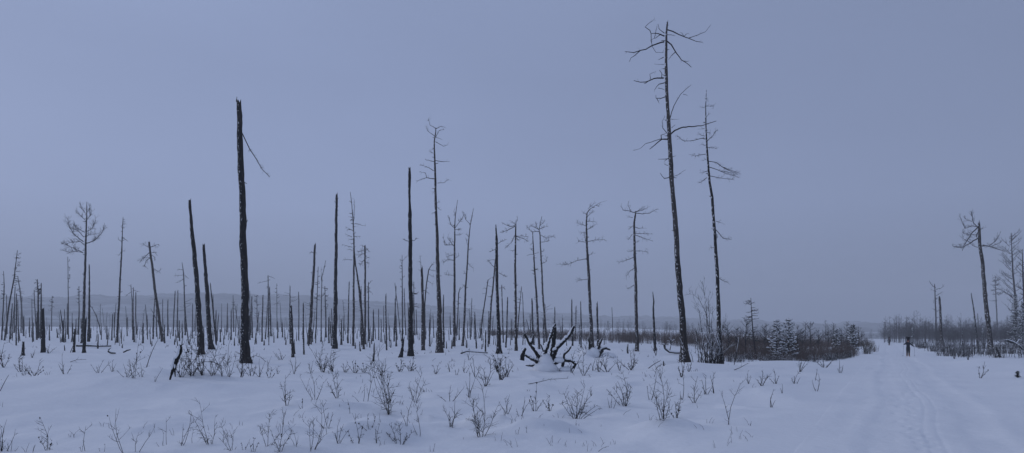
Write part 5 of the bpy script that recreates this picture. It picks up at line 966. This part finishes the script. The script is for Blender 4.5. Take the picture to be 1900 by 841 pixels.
    for (s, w, d), nm in zip(hp, ('right', 'left')):
        tip = Vector((w.x + s * .10, w.y + .22, .0)); top = w + d * .07 + (w - tip).normalized() * .10 + Vector((0, -.035, 0)); b = MB(); orig = mw @ tip; inv = mw.to_3x3()
        pts = [inv @ (tip - tip), inv @ (top - tip)]; pe = bpy.data.objects.new('ski_pole', None); COL.objects.link(pe); pe.location = orig; fin(pe, 'thin ski pole in the %s hand of the %s skier' % (nm, 'nearer' if seed == 1 else 'far'), 'ski pole', 'ski poles held by the skiers')
        b.tube(pts, [.007, .009], 6); b.obj('shaft', M_pole, pe)
        b = MB(); dd = (pts[1] - pts[0]).normalized(); b.tube([pts[1] - dd * .13, pts[1] + dd * .01], [.014, .016], 7); b.obj('grip', M_glove, pe)
        b = MB(); b.tube([dd * .07, dd * .085], [.045, .04], 9); b.obj('basket', M_pole, pe)
skier(1685, 662, 'nearer skier in dark clothes and maroon hat carrying a tall pack towards us', 1, [(-.40, -.16, 1.28), (.52, -.12, 1.10)], -.5, .12)
skier(1650, 641.5, 'far skier, a tiny dark figure down the track behind the nearer one', 2, [(-.38, -.2, 1.12), (.36, -.2, 1.08)], -.5, .10)
# ---------------------------------------------------------------- labels for the many look-alikes: each is named from the landmark beside it
LM = [(79.6, 'the thick short black post'), (153, 'the full-crowned tree'), (218, 'the thin needle-like tree'), (302, 'the leaning broken-topped tree'), (383, 'the two leaning black poles'), (455, 'the thick hanging-branch pole'), (498, 'the cross-armed tree'), (573, 'the leaning grey pole'), (621, 'the knobbly straight pole'), (677, 'the tufted tree'), (763, 'the notched black pole'), (816, 'the twisted-top tree'), (859, 'the slanting upswept tree'), (927, 'the spiked pole'), (958, 'the gallows-topped tree'), (1014, 'the large uprooted stump'), (1098, 'the swept-over tree'), (1182, 'the umbrella-topped tree'), (1271, 'the tallest tree'), (1404, 'the larch sapling'), (1463, 'the frosted pines'), (1609, 'the rounded olive bush'), (1748, 'the snow-capped grey snag'), (1839, 'the leaning tree by the track')]
def autolabel(items, kind_of):
    buckets = {}
    for it in items:
        o, u = it[0], it[1]; lu, ln = min(LM, key=lambda t: abs(t[0] - u)); side = 'left' if u < lu else 'right'
        buckets.setdefault((ln, side, kind_of(it)), []).append((abs(u - lu), o))
    for (ln, side, kd), L in buckets.items():
        L.sort(key=lambda t: t[0])
        for i, (d, o) in enumerate(L):
            o['label'] = (f'{kd}, nearest {side} of {ln}' if i == 0 else f'{kd}, {ONE[i]} {side} of {ln}')
def snkind(it):
    h, w = it[3], it[4]
    return ('tall thin burnt snag' if w < 2.9 else 'tall dark burnt snag') if h > 55 else ('mid-height burnt snag' if h > 28 else 'short burnt stub')
autolabel([s for s in SN if not s[5]], snkind)
def shkind(it):
    v, h = it[2], it[3]; row = 'at the bottom' if v > 800 else ('in the foreground' if v > 725 else ('in the middle snow' if v > 680 else 'in the far snow'))
    return ('big' if h > 55 else ('middling' if h > 32 else 'little')) + ' bare shrub ' + row
autolabel(SHR, shkind)
for s in SHR: fin(s[0], None, 'shrub', 'bare shrubs poking out of the snow')
# ---------------------------------------------------------------- haze
def haze():
    mt = bpy.data.materials.new("haze"); mt.use_nodes = True; t = mt.node_tree; t.nodes.clear()
    o = t.nodes.new('ShaderNodeOutputMaterial'); v = t.nodes.new('ShaderNodeVolumePrincipled'); v.inputs['Color'].default_value = (0.93, 0.95, 0.98, 1); v.inputs['Density'].default_value = 0.00065; v.inputs['Anisotropy'].default_value = 0.0
    t.links.new(v.outputs[0], o.inputs['Volume'])
    b = MB(); zs = [float(np.min(np.array([ob.bound_box[0][2] for ob in (bpy.data.objects['snow_ground'], bpy.data.objects['hills'])])))]
    z0 = zs[0] - 1.0; z1 = 175.0
    b.box((0, 700, (z0 + z1) / 2), (5400, 4200, z1 - z0)); ob = b.obj('haze', mt, smooth=False); fin(ob, 'pale winter haze filling the air over the clearing', 'haze', None, 'stuff')
haze()
